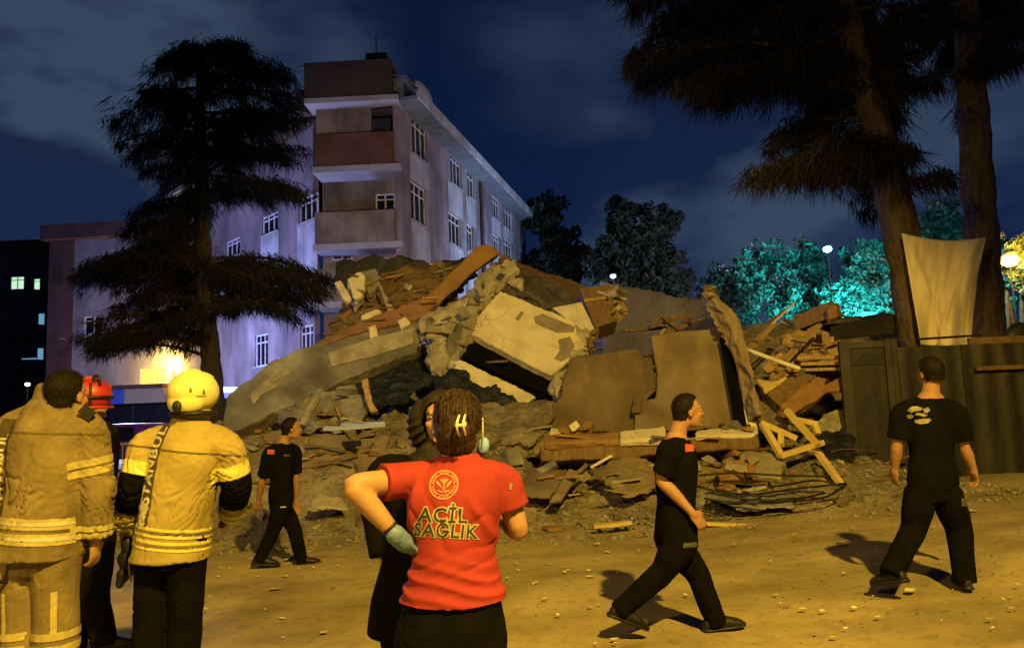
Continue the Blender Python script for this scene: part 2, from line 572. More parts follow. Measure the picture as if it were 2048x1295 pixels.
M['hairr'] = mat('dark_brown_hair', (.018, .009, .005), (.06, .03, .015), scale=26, stretch=(3, 3, .5), bump=.8, bscale=90, bstretch=(2, 2, .25), bdist=.012, rough=.42, spec=.4)
M['tee'] = mat('black_cotton', (.003, .003, .0035), (.006, .006, .0065), scale=8, bump=.2, bscale=300, bdist=.003, rough=1, spec=.06)
M['trou'] = mat('black_trousers', (.003, .003, .003), (.006, .0055, .0055), scale=8, bump=.3, bscale=200, bdist=.003, rough=1, spec=.06)
M['trou_b'] = mat('charcoal_trousers', (.004, .004, .004), (.009, .008, .0075), scale=8, bump=.3, bscale=200, bdist=.003, rough=1, spec=.06)
M['red'] = mat('red_cotton', (.23, .022, .028), (.33, .034, .038), scale=3, bump=.2, bscale=350, bdist=.002, rough=.85)
M['jack1'] = mat('worn_tan_turnout_cloth', (.10, .078, .040), (.235, .182, .095), scale=4, detail=8, bump=.3, bscale=180, bdist=.004, rough=.9)
M['jack2'] = mat('gold_turnout_cloth', (.23, .18, .06), (.39, .31, .115), scale=4, detail=8, bump=.3, bscale=180, bdist=.004, rough=.9)
M['tape'] = mat('reflective_tape', (.50, .46, .14), (.62, .57, .2), scale=30, bump=.1, rough=.35)
M['tape_s'] = mat('silver_tape', (.42, .40, .33), (.5, .48, .4), scale=30, bump=.1, rough=.4)
M['tape1'] = mat('dull_tape', (.36, .31, .12), (.45, .39, .16), scale=30, bump=.1, rough=.5)
M['helm'] = mat('yellow_helmet_shell', (.62, .58, .24), (.74, .70, .32), scale=14, bump=.06, rough=.35, spec=.5)
M['rhelm'] = mat('red_helmet_shell', (.30, .018, .012), (.42, .028, .02), scale=12, bump=.06, rough=.45, spec=.5)
M['shoe'] = mat('black_boot', (.008, .008, .008), (.02, .019, .018), rough=.5, bump=.2, bscale=60)
M['glove'] = mat('blue_grey_glove', (.09, .16, .34), (.13, .21, .42), rough=.5, bump=.25, bscale=60, bdist=.005)
M['maskb'] = mat('blue_mask', (.20, .36, .95), (.25, .42, .98), bump=.2, bscale=80)
M['clip'] = mat('pale_gold_clip', (.75, .6, .38), (.82, .68, .45), rough=.35, bump=0, spec=.6)
M['print'] = mat('pale_print', (.30, .27, .17), (.42, .38, .26), scale=30, bump=0, lo=.3, hi=.6)
M['printdark'] = mat('dark_print', (.02, .025, .02), (.035, .04, .03), bump=0)
M['emblem'] = mat('pale_red_print', (.66, .22, .14), (.74, .32, .2), scale=30, bump=0)
M['whitep'] = mat('white_print', (.12, .11, .09), (.34, .32, .26), scale=14, bump=0)
M['seam'] = mat('seam_shadow_cloth', (.085, .062, .026), (.12, .09, .04), bump=.1)
M['strapd'] = mat('dark_brown_panel', (.05, .036, .016), (.075, .055, .025), bump=.2, bscale=150, bdist=.003)
M['orangep'] = mat('orange_red_patch', (.38, .06, .025), (.46, .09, .04), bump=.1)
M['greyp'] = mat('grey_label', (.05, .05, .05), (.09, .09, .085), scale=20, bump=.1)
M['sclera'] = mat('eye_white', (.28, .25, .22), bump=0, rough=.2)
M['iris'] = mat('dark_iris', (.02, .012, .008), bump=0, rough=.2)
M['scarf'] = mat('black_scarf', (.007, .006, .005), (.017, .013, .010), scale=12, bump=.5, bscale=60, bstretch=(1, 1, .3), bdist=.01, rough=.7)
M['coat'] = mat('black_coat', (.003, .003, .0032), (.006, .006, .006), scale=8, bump=.2, bscale=150, bdist=.003, rough=1, spec=.06)
M['navyband'] = mat('navy_band', (.02, .02, .03), (.04, .04, .05), bump=.1)

patchy(M['pink'], .45, .38, .66, .6, 1.05); patchy(M['whitew'], .6, .36, .64, .65, 1.05); patchy(M['tan'], .7, .38, .66, .55, 1.05); patchy(M['lilac'], .4, .38, .66, .7, 1.05)
patchy(M['conc'], .9, .36, .64, .6, 1.1); patchy(M['brownwall'], 1.2, .4, .64, .65, 1.1); patchy(M['brownwall2'], 1.2, .4, .64, .68, 1.1); patchy(M['cream'], 1.4, .4, .66, 1.0, .72)
# ------------------------------------------------------------------ ground
def fbm(x, y, s=1.0, o=4):
    return noise.fractal(V((x * s, y * s, 3.7)), 1.0, 2.0, o)


gv, gf = [], []
xs = [-200, -120, -70, -40, -25, -16] + [-12 + i * .16 for i in range(151)] + [16, 25, 40, 70, 120, 200]
ys = [-60, -30, -14, -8, -4, -1] + [0.5 + i * .14 for i in range(95)] + [15, 17, 20, 25, 32, 45, 70, 120, 220, 420]
for y in ys:
    for x in xs:
        near = abs(x) < 12.1 and .4 < y < 14
        z = gz(x, y) + (fbm(x, y, .6, 3) * .022 + fbm(x, y, 5, 4) * .004 if near else -.01)
        gv.append((x, y, z))
for j in range(len(ys) - 1):
    for i in range(len(xs) - 1):
        a = j * len(xs) + i
        gf.append((a, a + 1, a + len(xs) + 1, a + len(xs)))
tag(pyobj("ground", gv, gf, M['ground'], smooth=True), kind='structure')


def sm(a, b, x):
    t = max(0, min(1, (x - a) / (b - a)))
    return t * t * (3 - 2 * t)


def mound_h(x, y):
    front = 9.9 + .35 * noise.noise(V((x * .5, 1.3, 0)))
    h = (.95 - .42 * sm(-.2, .5, x) * sm(4.6, 3.9, x)) * sm(front, 11.3, y) + .5 * sm(11.6, 13.2, y) + 1.5 * sm(14.2, 16.8, y) * sm(-7, -3, x)
    h *= sm(-6.6, -4.2, x + .25 * (y - 10)) if x < 0 else 1
    if x > 3.9 and y < 14: h *= 1 - .62 * sm(3.9, 4.7, x)
    if x > 5.1: h *= sm(6.2, 5.1, x) if y < 12 else 1
    h *= 1 - sm(17.5, 23, y) * .75
    h *= sm(12, 8.5, x)
    if h > .02:
        h += (fbm(x, y, 1.1, 4) * .16 + fbm(x + 7, y, 4, 3) * .06) * min(1, h * 2.2)
    return h


mv, mf = [], []
nx, ny = 190, 150
for j in range(ny):
    for i in range(nx):
        x = -8 + 18.5 * i / (nx - 1); y = 9.2 + 15 * (j / (ny - 1)) ** 1.35
        h = mound_h(x, y)
        mv.append((x, y, gz(x, y) + (h if h > .015 else -.1)))
for j in range(ny - 1):
    for i in range(nx - 1):
        a = j * nx + i
        mf.append((a, a + 1, a + nx + 1, a + nx))
mound = pyobj("rubble_mound", mv, mf, M['mound'], base=(0, 12, 0))
tag(mound, kind='structure')
def mz(x, y): return gz(x, y) + max(0, mound_h(x, y))

# chunks that can be picked apart, each a piece of the mound
rnd = random.Random(5)
pool = []
for k in range(26):
    s = rnd.choice([(.32, .24, .18), (.4, .2, .14), (.26, .22, .2), (.5, .3, .1), (.6, .16, .1)])
    bm = rock_bm(s, 100 + k, blocky=.6)
    me = bpy.data.meshes.new("chunk"); bm.to_mesh(me); bm.free()
    me.materials.append([M['conc_l'], M['mound'], M['conc'], M['brownwall2'], M['mound'], M['orangebeam']][k % 6])
    pool.append(me)
n = 0
while n < 160:
    x = rnd.uniform(-5.4, 6.2); y = 9.7 + 4.2 * rnd.random() ** 1.5
    if x > 5 and y < 11.4: continue
    h = mz(x, y)
    if mound_h(x, y) < .02 and rnd.random() < .7: continue
    o = bpy.data.objects.new("chunk", pool[rnd.randrange(26)])
    COL.objects.link(o); o.parent = mound
    s = rnd.uniform(.4, 1.25) * (1 if y > 10.3 else .6)
    o.location = V((x, y, h + .05 * s)) - WL[mound.name]
    o.scale = (s, s, s)
    o.rotation_euler = (rnd.uniform(-.5, .5), rnd.uniform(-.5, .5), rnd.uniform(0, 6.28))
    n += 1
# splintered sticks and bent reinforcement bars poking out of the heap
for k in range(95):
    x = rnd.uniform(-5.2, 6.0); y = 9.9 + 3.6 * rnd.random()
    if mound_h(x, y) < .05: continue
    p_ = V((x, y, mz(x, y) + .03)); d_ = V((rnd.gauss(0, 1), rnd.gauss(0, .6), abs(rnd.gauss(0, .2)))).normalized()
    L0 = rnd.uniform(.25, .95)
    bm = bmesh.new()
    if k % 4:
        beam(bm, p_ - d_ * L0 * .4, p_ + d_ * L0 * .6, rnd.uniform(.02, .09), rnd.uniform(.012, .035), .3)
        obj('splinter', fix(bm), M[rnd.choice(['wood', 'wood_d', 'conc_l', 'yellowwood', 'wood_d', 'brownwall2'])], mound)
    else:
        q_ = V((rnd.gauss(0, .12), rnd.gauss(0, .12), rnd.uniform(0, .2)))
        tube(bm, [p_ - d_ * L0 * .4, p_ + q_, p_ + d_ * L0 * .7 + q_ * .5], .009, 5, 3)
        obj('bent_bar', fix(bm), M['rust'], mound, True)
# small broken pieces nobody could count
sv, sf = [], []
def bit(c, s, rnd):
    b = len(sv)
    a = [V((rnd.uniform(-1, 1), rnd.uniform(-1, 1), rnd.uniform(-.6, .6))).normalized() * s * rnd.uniform(.5, 1) for _ in range(2)]
    n_ = a[0].cross(a[1]).normalized() * s * .5
    for q in (a[0], a[1], -a[0], -a[1]): sv.append(c + q)
    sv.append(c + n_); sv.append(c - n_)
    for i in range(4):
        sf.append((b + i, b + (i + 1) % 4, b + 4)); sf.append((b + (i + 1) % 4, b + i, b + 5))
for k in range(4200):
    x = rnd.uniform(-5.6, 6.4); y = 9.0 + 4.8 * rnd.random() ** 1.3
    if y < 9.7 and rnd.random() < .55: continue
    bit(V((x, y, mz(x, y) + .01)), rnd.uniform(.018, .07), rnd)
for k in range(1100):
    x = rnd.uniform(-4, 5.5); y = 2.5 + 7 * rnd.random()
    bit(V((x, y, gz(x, y) + .008)), rnd.uniform(.006, .02), rnd)
tag(pyobj("small_rubble", sv, sf, M['olive'], base=(0, 11, 0)), 'small broken bits of masonry spilled at the foot of the heap', 'rubble', None, 'stuff')
# ------------------------------------------------------------------ buildings
class Wall:
    """a vertical wall plane through two ground points; n points to the viewer side"""
    def __init__(s, a, b):
        s.o = V((a.x, a.y, 0)); d = V((b.x - a.x, b.y - a.y, 0)); s.L = d.length; s.u = d.normalized()
        s.n = s.u.cross(Z_)
        if s.n.dot(CAM - s.o) < 0: s.n = -s.n

    def at(s, x, y):
        d = RM @ V(((x - CX) / F, -(y - CY) / F, -1))
        t = (s.o - CAM).dot(s.n) / d.dot(s.n)
        p = CAM + d * t
        return (p - s.o).dot(s.u), p.z

    def box(s, bm, a, b, c): obox(bm, s.o, s.u, s.n, Z_, a, b, c)

    def panel(s, bm, s0, s1, z0, z1, holes, t=.25):
        us = sorted({s0, s1, *[h[0] for h in holes], *[h[1] for h in holes]})
        zs = sorted({z0, z1, *[h[2] for h in holes], *[h[3] for h in holes]})
        us = [q for q in us if s0 <= q <= s1]; zs = [q for q in zs if z0 <= q <= z1]
        solid = {}
        for i in range(len(us) - 1):
            for j in range(len(zs) - 1):
                cu, cz = (us[i] + us[i + 1]) / 2, (zs[j] + zs[j + 1]) / 2
                solid[i, j] = not any(h[0] < cu < h[1] and h[2] < cz < h[3] for h in holes)
        pt = lambda q, d, z: s.o + s.u * q + s.n * d + Z_ * z
        def quad(*p): bm.faces.new([bm.verts.new(q) for q in p])
        for (i, j), ok in solid.items():
            if not ok: continue
            a, b, c, d = us[i], us[i + 1], zs[j], zs[j + 1]
            quad(pt(a, 0, c), pt(b, 0, c), pt(b, 0, d), pt(a, 0, d))
            quad(pt(a, -t, c), pt(a, -t, d), pt(b, -t, d), pt(b, -t, c))
            if not solid.get((i - 1, j)): quad(pt(a, 0, c), pt(a, 0, d), pt(a, -t, d), pt(a, -t, c))
            if not solid.get((i + 1, j)): quad(pt(b, 0, c), pt(b, -t, c), pt(b, -t, d), pt(b, 0, d))
            if not solid.get((i, j - 1)): quad(pt(a, 0, c), pt(a, -t, c), pt(b, -t, c), pt(b, 0, c))
            if not solid.get((i, j + 1)): quad(pt(a, 0, d), pt(b, 0, d), pt(b, -t, d), pt(a, -t, d))
        bmesh.ops.remove_doubles(bm, verts=bm.verts, dist=1e-4)

    def window(s, par, h, mull=1, bar=True, glass=None, fm=None):
        a, b, c, d = h
        bm = bmesh.new(); w_ = .07; D = (-.14, -.07)
        s.box(bm, (a, a + w_), D, (c, d)); s.box(bm, (b - w_, b), D, (c, d))
        s.box(bm, (a + w_, b - w_), D, (c, c + w_)); s.box(bm, (a + w_, b - w_), D, (d - w_, d))
        for k in range(mull):
            m = a + (b - a) * (k + 1) / (mull + 1)
            s.box(bm, (m - .035, m + .035), (-.135, -.075), (c + w_, d - w_))
        if bar: s.box(bm, (a + w_, b - w_), (-.13, -.08), (c + (d - c) * .72, c + (d - c) * .72 + .06))
        f = obj('window', fix(bm), fm or M['wframe'], par)
        bm = bmesh.new(); s.box(bm, (a + .02, b - .02), (-.115, -.105), (c + .02, d - .02))
        obj('pane', fix(bm), glass or M['dglass'], f)
        bm = bmesh.new(); s.box(bm, (a - .06, b + .06), (.002, .09), (c - .07, c - .004))
        obj('sill', fix(bm), M['soffit'], f)


def prect(wl, x0, y0, x1, y1):
    """window opening from its corners in the picture"""
    xm, ym = (x0 + x1) / 2, (y0 + y1) / 2
    a, _ = wl.at(x0, ym); b, _ = wl.at(x1, ym)
    _, d = wl.at(xm, y0); _, c = wl.at(xm, y1)
    return (min(a, b), max(a, b), c, d)


A, B = P(803, 500, 30), P(1052, 500, 52)
Cc = P(628, 500, 31.2)
Dd = V((-20.0, 43.6, 0))
bld = empty("apartment_building", (A.x, A.y, 0), 'four storey pink and white apartment building with tan corner balconies behind the heap', 'building')
ZT = 14.2
rw = Wall(A, B)
wins = []
for r in [(824, 238, 853, 316), (822, 370, 852, 446), (901, 308, 922, 372), (898, 430, 921, 490), (935, 343, 948, 396), (934, 450, 946, 502),
          (984, 395, 999, 438), (1008, 415, 1024, 458), (985, 470, 999, 508), (1008, 480, 1024, 520)]:
    wins.append(prect(rw, *r))
low = []
for h in wins[1::2][:2]:
    low.append((h[0], h[1], h[2] - 2.8, h[3] - 2.8))
bm = bmesh.new(); rw.panel(bm, 0, rw.L, 0, ZT, wins + low)
obj('side_wall', fix(bm), M['pink'], bld)
for h in wins + low: rw.window(bld, h, 1 if h[1] - h[0] < 1.3 else 2)
# white painted strips between the windows of one column
cols = {}
for h in wins:
    k = next((q for q in cols if abs(q - (h[0] + h[1]) / 2) < .5), None)
    if k is None: k = (h[0] + h[1]) / 2; cols[k] = []
    cols[k].append(h)
for k, hs in cols.items():
    hs.sort(key=lambda h: h[2])
    a, b = min(h[0] for h in hs) - .05, max(h[1] for h in hs) + .05
    zs = [0] + [q for h in hs for q in (h[2] - .08, h[3] + .01)] + [ZT - .05]
    for i in range(0, len(zs), 2):
        if zs[i + 1] - zs[i] > .2:
            bm = bmesh.new(); rw.box(bm, (a, b), (.004, .03), (zs[i], zs[i + 1]))
            obj('white_panel', fix(bm), M['whitew'], bld)
s_, _ = rw.at(961, 450)
bm = bmesh.new(); tube(bm, [rw.o + rw.u * s_ + rw.n * .12 + Z_ * z for z in (0, 7, ZT)], .09, 8, 1)
obj('downpipe', fix(bm), M['maroon'], bld)
# white far section of the side wall
s1_, _ = rw.at(968, 450)
for (a, b, c, d) in [(s1_, rw.L, 8.6, 9.6), (s1_, rw.L, 5.2, 6.9)]:
    bm = bmesh.new(); rw.box(bm, (a, b), (.032, .06), (c, d)); obj('white_panel', fix(bm), M['whitew'], bld)
# eave, gutter and roof over the side wall
bm = bmesh.new(); rw.box(bm, (-.3, rw.L + .4), (-.2, .95), (ZT, ZT + .16)); obj('eave', fix(bm), M['roofsheet'], bld)
bm = bmesh.new(); rw.box(bm, (-.3, rw.L + .4), (.955, 1.08), (ZT + .02, ZT + .40)); obj('gutter', fix(bm), M['whitew'], bld)
bm = bmesh.new(); rw.box(bm, (-.25, rw.L + .3), (-.1, .35), (ZT + .165, ZT + 1.05)); obj('parapet', fix(bm), M['roofsheet'], bld)
bm = bmesh.new()
p = lambda q, d, z: bm.verts.new(rw.o + rw.u * q + rw.n * d + Z_ * z)
for i in range(40):
    a, b = -.3 + (rw.L + .7) * i / 40, -.3 + (rw.L + .7) * (i + .9) / 40
    bm.faces.new((p(a, .5, ZT + 1.06), p(b, .5, ZT + 1.06), p(b, -4.5, ZT + 2.3), p(a, -4.5, ZT + 2.3)))
    bm.faces.new((p(a, .5, ZT + 1.06), p(a, -4.5, ZT + 2.3), p(a, -4.5, ZT + 2.2), p(a, .5, ZT + .98)))
o = obj('roof', fix(bm), M['roofsheet'], bld)
q, z = rw.at(840, 150)
bm = bmesh.new()
for k in range(2):
    rw.box(bm, (q - .4 + k * 1.5, q + 1.0 + k * 1.5), (.1, .18), (ZT + 1.15, ZT + 2.0))
c0 = rw.o + rw.u * q + rw.n * .15 + Z_ * (ZT + 1.6)
bm.free()
bm = bmesh.new(); ell(bm, c0, rw.u * 1.1, rw.n * .1, Z_ * .33, 3)
tag(obj('roof_tank', fix(bm), M['whitew'], None), 'long white panel lying on the roof edge of the pink apartment building', 'roof panel')
bm = bmesh.new(); rw.box(bm, (-.2, rw.L + .2), (-13, -.26), (13.9, 14.05)); obj('roof_deck', fix(bm), M['darkroof'], bld)
# left face
lw = Wall(Cc, Dd)
lws = [prect(lw, 597, 392, 632, 442), prect(lw, 524, 428, 556, 466), prect(lw, 606, 520, 628, 560), prect(lw, 510, 668, 536, 732), prect(lw, 452, 478, 480, 512), prect(lw, 600, 650, 626, 712)]
bm = bmesh.new(); lw.panel(bm, 0, lw.L, 0, ZT, lws)
obj('side_wall', fix(bm), M['pink'], bld)
for h in lws: lw.window(bld, h, 2)
for h in lws[:2]:
    bm = bmesh.new(); lw.box(bm, (h[0] - .1, h[1] + .1), (.004, .03), (h[2] - 2.4, h[2] - .1)); obj('white_panel', fix(bm), M['whitew'], bld)
bm = bmesh.new(); lw.box(bm, (0, lw.L), (-.2, .8), (ZT, ZT + .2)); obj('eave', fix(bm), M['soffit'], bld)
bm = bmesh.new(); lw.box(bm, (0, lw.L), (-.2, .7), (ZT + .21, ZT + 1.2)); obj('parapet', fix(bm), M['darkroof'], bld)
# balcony corner
bw = Wall(P(630, 500, 30.0), P(790, 500, 29.9))
zz = lambda y: 1.6 + (822 - y) / 50
L_ = bw.L
dep = 1.3
bwin = [(L_ - 1.0, L_ - .16, zz(413), zz(362)), (L_ - 1.0, L_ - .16, 11.9, 13.3), (.35, 1.25, 8.0, 9.8), (L_ - 1.5, L_ - .5, zz(560) - .8, zz(500))]
bm = bmesh.new()
bwb = Wall(P(630, 500, 30.0) + V((0, dep, 0)), P(790, 500, 29.9) + V((0, dep, 0)))
bwb.panel(bm, 0, L_ + .35, 0, ZT, bwin)
obj('balcony_wall', fix(bm), M['tan'], bld)
for h in bwin: bwb.window(bld, h, 1)
for (y0, y1, m) in [(250, 320, 'redbrown'), (415, 482, 'tan'), (532, 600, 'tan')]:
    bm = bmesh.new()
    z0, z1 = zz(y1), zz(y0)
    bw.box(bm, (0, L_), (-.12, 0), (z0, z1)); bw.box(bm, (0, .12), (-dep, -.121), (z0, z1)); bw.box(bm, (L_ - .12, L_), (-dep, -.121), (z0, z1))
    o = obj('balcony', fix(bm), M[m], bld)
    bm = bmesh.new(); bw.box(bm, (-.05, L_ + .3), (-dep, .1), (z0 - .26, z0 - .002)); obj('balcony_slab', fix(bm), M['soffit'], o)
bm = bmesh.new(); bw.box(bm, (-.25, L_ + .35), (-dep, .5), (ZT - .02, ZT + .2)); obj('balcony_roof', fix(bm), M['soffit'], bld)
bm = bmesh.new(); bw.box(bm, (-.25, L_ + .1), (-dep - 2, .45), (ZT + .202, ZT + 1.75)); obj('attic', fix(bm), M['darkroof'], bld)
bm = bmesh.new(); bw.box(bm, (2.1, 3.0), (-1.2, -.5), (ZT + 1.76, ZT + 2.5)); obj('chimney', fix(bm), M['darkroof'], bld)
bm = bmesh.new(); tube(bm, [bw.o + bw.u * 2.5 - bw.n * .8 + Z_ * z for z in (ZT + 2.4, ZT + 3.4)], .03, 6, 1); obj('antenna', fix(bm), M['darkroof'], bld)
bm = bmesh.new(); bw.box(bm, (L_ + .002, L_ + .36), (-dep, -dep + .5), (0, ZT - .03)); obj('corner_pillar', fix(bm), M['pink'], bld)
# enclosed top floor wall (the balcony is glazed in) and the air conditioner
bm = bmesh.new(); bw.box(bm, (.06, L_ - .9), (-.3, -.15), (zz(250) + .002, ZT - .03)); obj('balcony_infill', fix(bm), M['tan'], bld)
ac = empty('air_conditioner', bw.o + bw.u * (L_ - .5) - bw.n * .3 + Z_ * (zz(250) + .01), 'dark air conditioner unit on the top balcony of the apartment building', 'air conditioner')
bm = bmesh.new(); obox(bm, WL[ac.name], bw.u, bw.n, Z_, (-.4, .4), (-.2, .12), (.02, .62)); obj('casing', fix(bm), M['metal_post'], ac)
bm = bmesh.new()
c_ = WL[ac.name] + bw.n * .13 + Z_ * .32
for k in range(3):
    r0, r1 = .06 + .08 * k, .085 + .08 * k
    a_ = [bm.verts.new(c_ + bw.u * r0 * cos(t * pi / 10) + Z_ * r0 * sin(t * pi / 10)) for t in range(20)]
    b_ = [bm.verts.new(c_ + bw.u * r1 * cos(t * pi / 10) + Z_ * r1 * sin(t * pi / 10)) for t in range(20)]
    for t in range(20): bm.faces.new((a_[t], a_[(t + 1) % 20], b_[(t + 1) % 20], b_[t]))
obj('fan_grille', fix(bm), M['black'], ac)

# left wing: a flat roofed block facing the camera
blk = empty("lilac_block", (-24, 44, 0), 'flat roofed lilac block behind the cedar with dark roof edge and shopfront', 'building')
fw = Wall(P(97, 600, 44), P(392, 600, 43.2))
fws = [prect(fw, 168, 632, 206, 668), prect(fw, 280, 735, 332, 772), prect(fw, 122, 640, 131, 676)]
bm = bmesh.new(); fw.panel(bm, 0, fw.L, 0, 12.4, fws); obj('front_wall', fix(bm), M['lilac'], blk)
fw.window(blk, fws[0], 1)
EM_W = emat('lit_window_warm', (1, .55, .12), 1.0)
EM_B = emat('lit_window_blue', (.25, .6, .9), .5)
EM_C = emat('lit_window_green', (.55, .9, .6), 1.0)
fw.window(blk, fws[1], 1, glass=EM_W, fm=M['tanb'])
fw.window(blk, fws[2], 0, glass=EM_B)
bm = bmesh.new(); fw.box(bm, (-.3, fw.L), (-3, .5), (12.41, 13.3)); obj('roof_edge', fix(bm), M['maroon'], blk)
bm = bmesh.new(); fw.box(bm, (0, 1.6), (.004, .06), (0, 12.38)); obj('corner_strip', fix(bm), M['maroon'], blk)
a, _ = fw.at(108, 530); b, _ = fw.at(128, 530)
bm = bmesh.new(); fw.box(bm, (a, b), (.062, .1), (9.7, 10.9)); obj('vent_panel', fix(bm), M['darkroof'], blk)
for (x0, x1, m) in [(196, 266, 'blueb'), (267, 344, 'tanb')]:
    a, _ = fw.at(x0, 790); b, _ = fw.at(x1, 790)
    bm = bmesh.new(); fw.box(bm, (a, b), (.004, .9), (2.55, 3.35)); obj('fascia_board', fix(bm), M[m], blk)
    bm = bmesh.new(); fw.box(bm, (a, b), (.004, 1.0), (3.36, 3.6)); obj('fascia_trim', fix(bm), M['maroon'], blk)
    bm = bmesh.new(); fw.box(bm, (a, b), (.004, .03), (0, 2.54)); obj('shop_interior_shade', fix(bm), M['black'], blk)  # black sheet on the wall stands for the unlit shop interior
a, _ = fw.at(366, 700); b, _ = fw.at(386, 700)
bm = bmesh.new(); fw.box(bm, (a, b), (.004, .35), (3.0, 7.6)); obj('pilaster', fix(bm), M['cream'], blk)
# wall lamp over the shopfront
a, z = fw.at(352, 752)
wlp = empty('wall_lamp', fw.o + fw.u * a + fw.n * .02 + Z_ * 4.3, 'warm wall lamp over the tan shop fascia behind the cedar', 'lamp')
bm = bmesh.new(); fw.box(bm, (a - .05, a + .05), (.01, .7), (4.26, 4.32)); obj('arm', fix(bm), M['metal_post'], wlp)
bm = bmesh.new(); ell(bm, fw.o + fw.u * a + fw.n * .8 + Z_ * 4.25, fw.u * .16, fw.n * .16, Z_ * .12, 2); obj('bulb', bm, emat('warm_bulb', (1, .6, .15), 6), wlp, True)
lamp('shopfront_light', fw.o + fw.u * a + fw.n * .8 + Z_ * 4.6, 1350, (1, .6, .10), .15)

# far building at the left edge with rounded balconies and lit windows
far = empty("balcony_building", (-40, 62, 0), 'dark far apartment building at the left edge with lit windows and rounded balconies', 'building')
kw = Wall(P(-60, 600, 62), P(92, 600, 62))
kws = [prect(kw, 20, 552, 48, 582), prect(kw, 66, 556, 80, 580), prect(kw, 40, 714, 74, 728)]
bm = bmesh.new(); kw.panel(bm, 0, kw.L, 0, 16, kws); obj('front_wall', fix(bm), M['darkbuild'], far)
kw.window(far, kws[0], 1, glass=EM_C); kw.window(far, kws[1], 0, glass=EM_C); kw.window(far, kws[2], 0, False, glass=EM_B)
bm = bmesh.new(); kw.box(bm, (-.5, kw.L + .3), (-6, .6), (16.01, 16.9)); obj('roof', fix(bm), M['darkroof'], far)
for k in range(5):
    z0 = .1 + k * 2.9
    s0, _ = kw.at(8, 650)
    bm = bmesh.new()
    arc = [(s0 + 1.7 - 1.9 * cos(t * pi / 12), 1.3 * sin(t * pi / 12)) for t in range(13)]
    for (za, zb, r) in ((z0, z0 + .95, 1),):
        lo = [bm.verts.new(kw.o + kw.u * q + kw.n * d + Z_ * za) for q, d in arc]
        hi = [bm.verts.new(kw.o + kw.u * q + kw.n * d + Z_ * zb) for q, d in arc]
        for t in range(12): bm.faces.new((lo[t], lo[t + 1], hi[t + 1], hi[t]))
        bm.faces.new(lo)
        bm.faces.new(hi)
    obj('balcony', fix(bm), M['darkbuild'], far)
    bm = bmesh.new(); kw.box(bm, (kw.L - .5, kw.L - .1), (.004, .1), (z0 + .2, z0 + 1.9))
    obj('stair_light', fix(bm), EM_B if k in (2, 3) else M['darkroof'], far)

# small far lamps seen as bright points
def globe(name, label, x, y, Y, r, col, st, power=0, lc=None, off=(0, 0, 0), post=True, spot=None):
    c = P(x, y, Y)
    e_ = empty(name, (c.x, c.y, gz(c.x, c.y)), label, 'lamp')
    if post:
        bm = bmesh.new(); tube(bm, [(c.x, c.y, gz(c.x, c.y)), (c.x, c.y, c.z * .5), (c.x, c.y, c.z - r)], [.04, .03, .02], 8, 1)
        obj('post', fix(bm), M['black'], e_)
    bm = bmesh.new(); ell(bm, c, X_ * r, Y_ * r, Z_ * r * .8, 2); obj('globe', bm, emat(name + '_glow', col, st), e_, True)
    bm = bmesh.new(); ell(bm, c + Z_ * r * .75, X_ * r * 1.1, Y_ * r * 1.1, Z_ * r * .3, 2); obj('cap', bm, M['metal_post'], e_, True)
    if power:
        if spot: lamp(name + '_light', c + V(off), power, lc or col, .2, 'SPOT', c + V(spot), 125, .5)
        else: lamp(name + '_light', c + V(off), power, lc or col, .2)
    return e_


globe('teal_floodlight', 'bright cyan white floodlight among the teal lit trees', 1655, 498, 26.5, .15, (.35, .95, 1), 16, 1700, (.03, .76, .90), (1.3, -3.0, -.3), True, (.6, 6, -1.5))
globe('sodium_street_lamp', 'glowing yellow street lamp right of the trunk with the hanging cloth', 2019, 520, 26.6, .30, (1, .60, .07), 16, 1200, (1, .56, .05), (0, -.9, 0))
globe('yard_lamp', 'small cool white lamp above the far grey wall', 1226, 552, 30, .13, (.6, .72, 1), 2.0)
globe('yard_lamp', 'tiny white lamp low at the left edge beneath the dark balconies', 55, 768, 40, .13, (.9, 1, .9), 5)
c = P(1730, 620, 31)
lamp('teal_ground_flood', P(1730, 650, 26.6), 8500, (.03, .76, .86), .3, 'SPOT', P(1725, 560, 31), 140, .4)
bm = bmesh.new(); c = P(1730, 640, 27)
obox(bm, c, X_, Y_, Z_, (-.3, .3), (-.35, -.15), (-.2, .25))
tag(obj('flood_lamp_box', fix(bm), M['metal_post']), 'small work light box under the bright teal tree', 'work light')
# ------------------------------------------------------------------ trees
def blade(vs, fs, p, d, ln, wd, rnd):
    s = d.cross(V((rnd.uniform(-1, 1), rnd.uniform(-1, 1), rnd.uniform(-1, 1))))
    if s.length < 1e-4: return
    s = s.normalized() * wd
    b = len(vs)
    vs += [p - s, p + s, p + d * ln]
    fs.append((b, b + 1, b + 2))


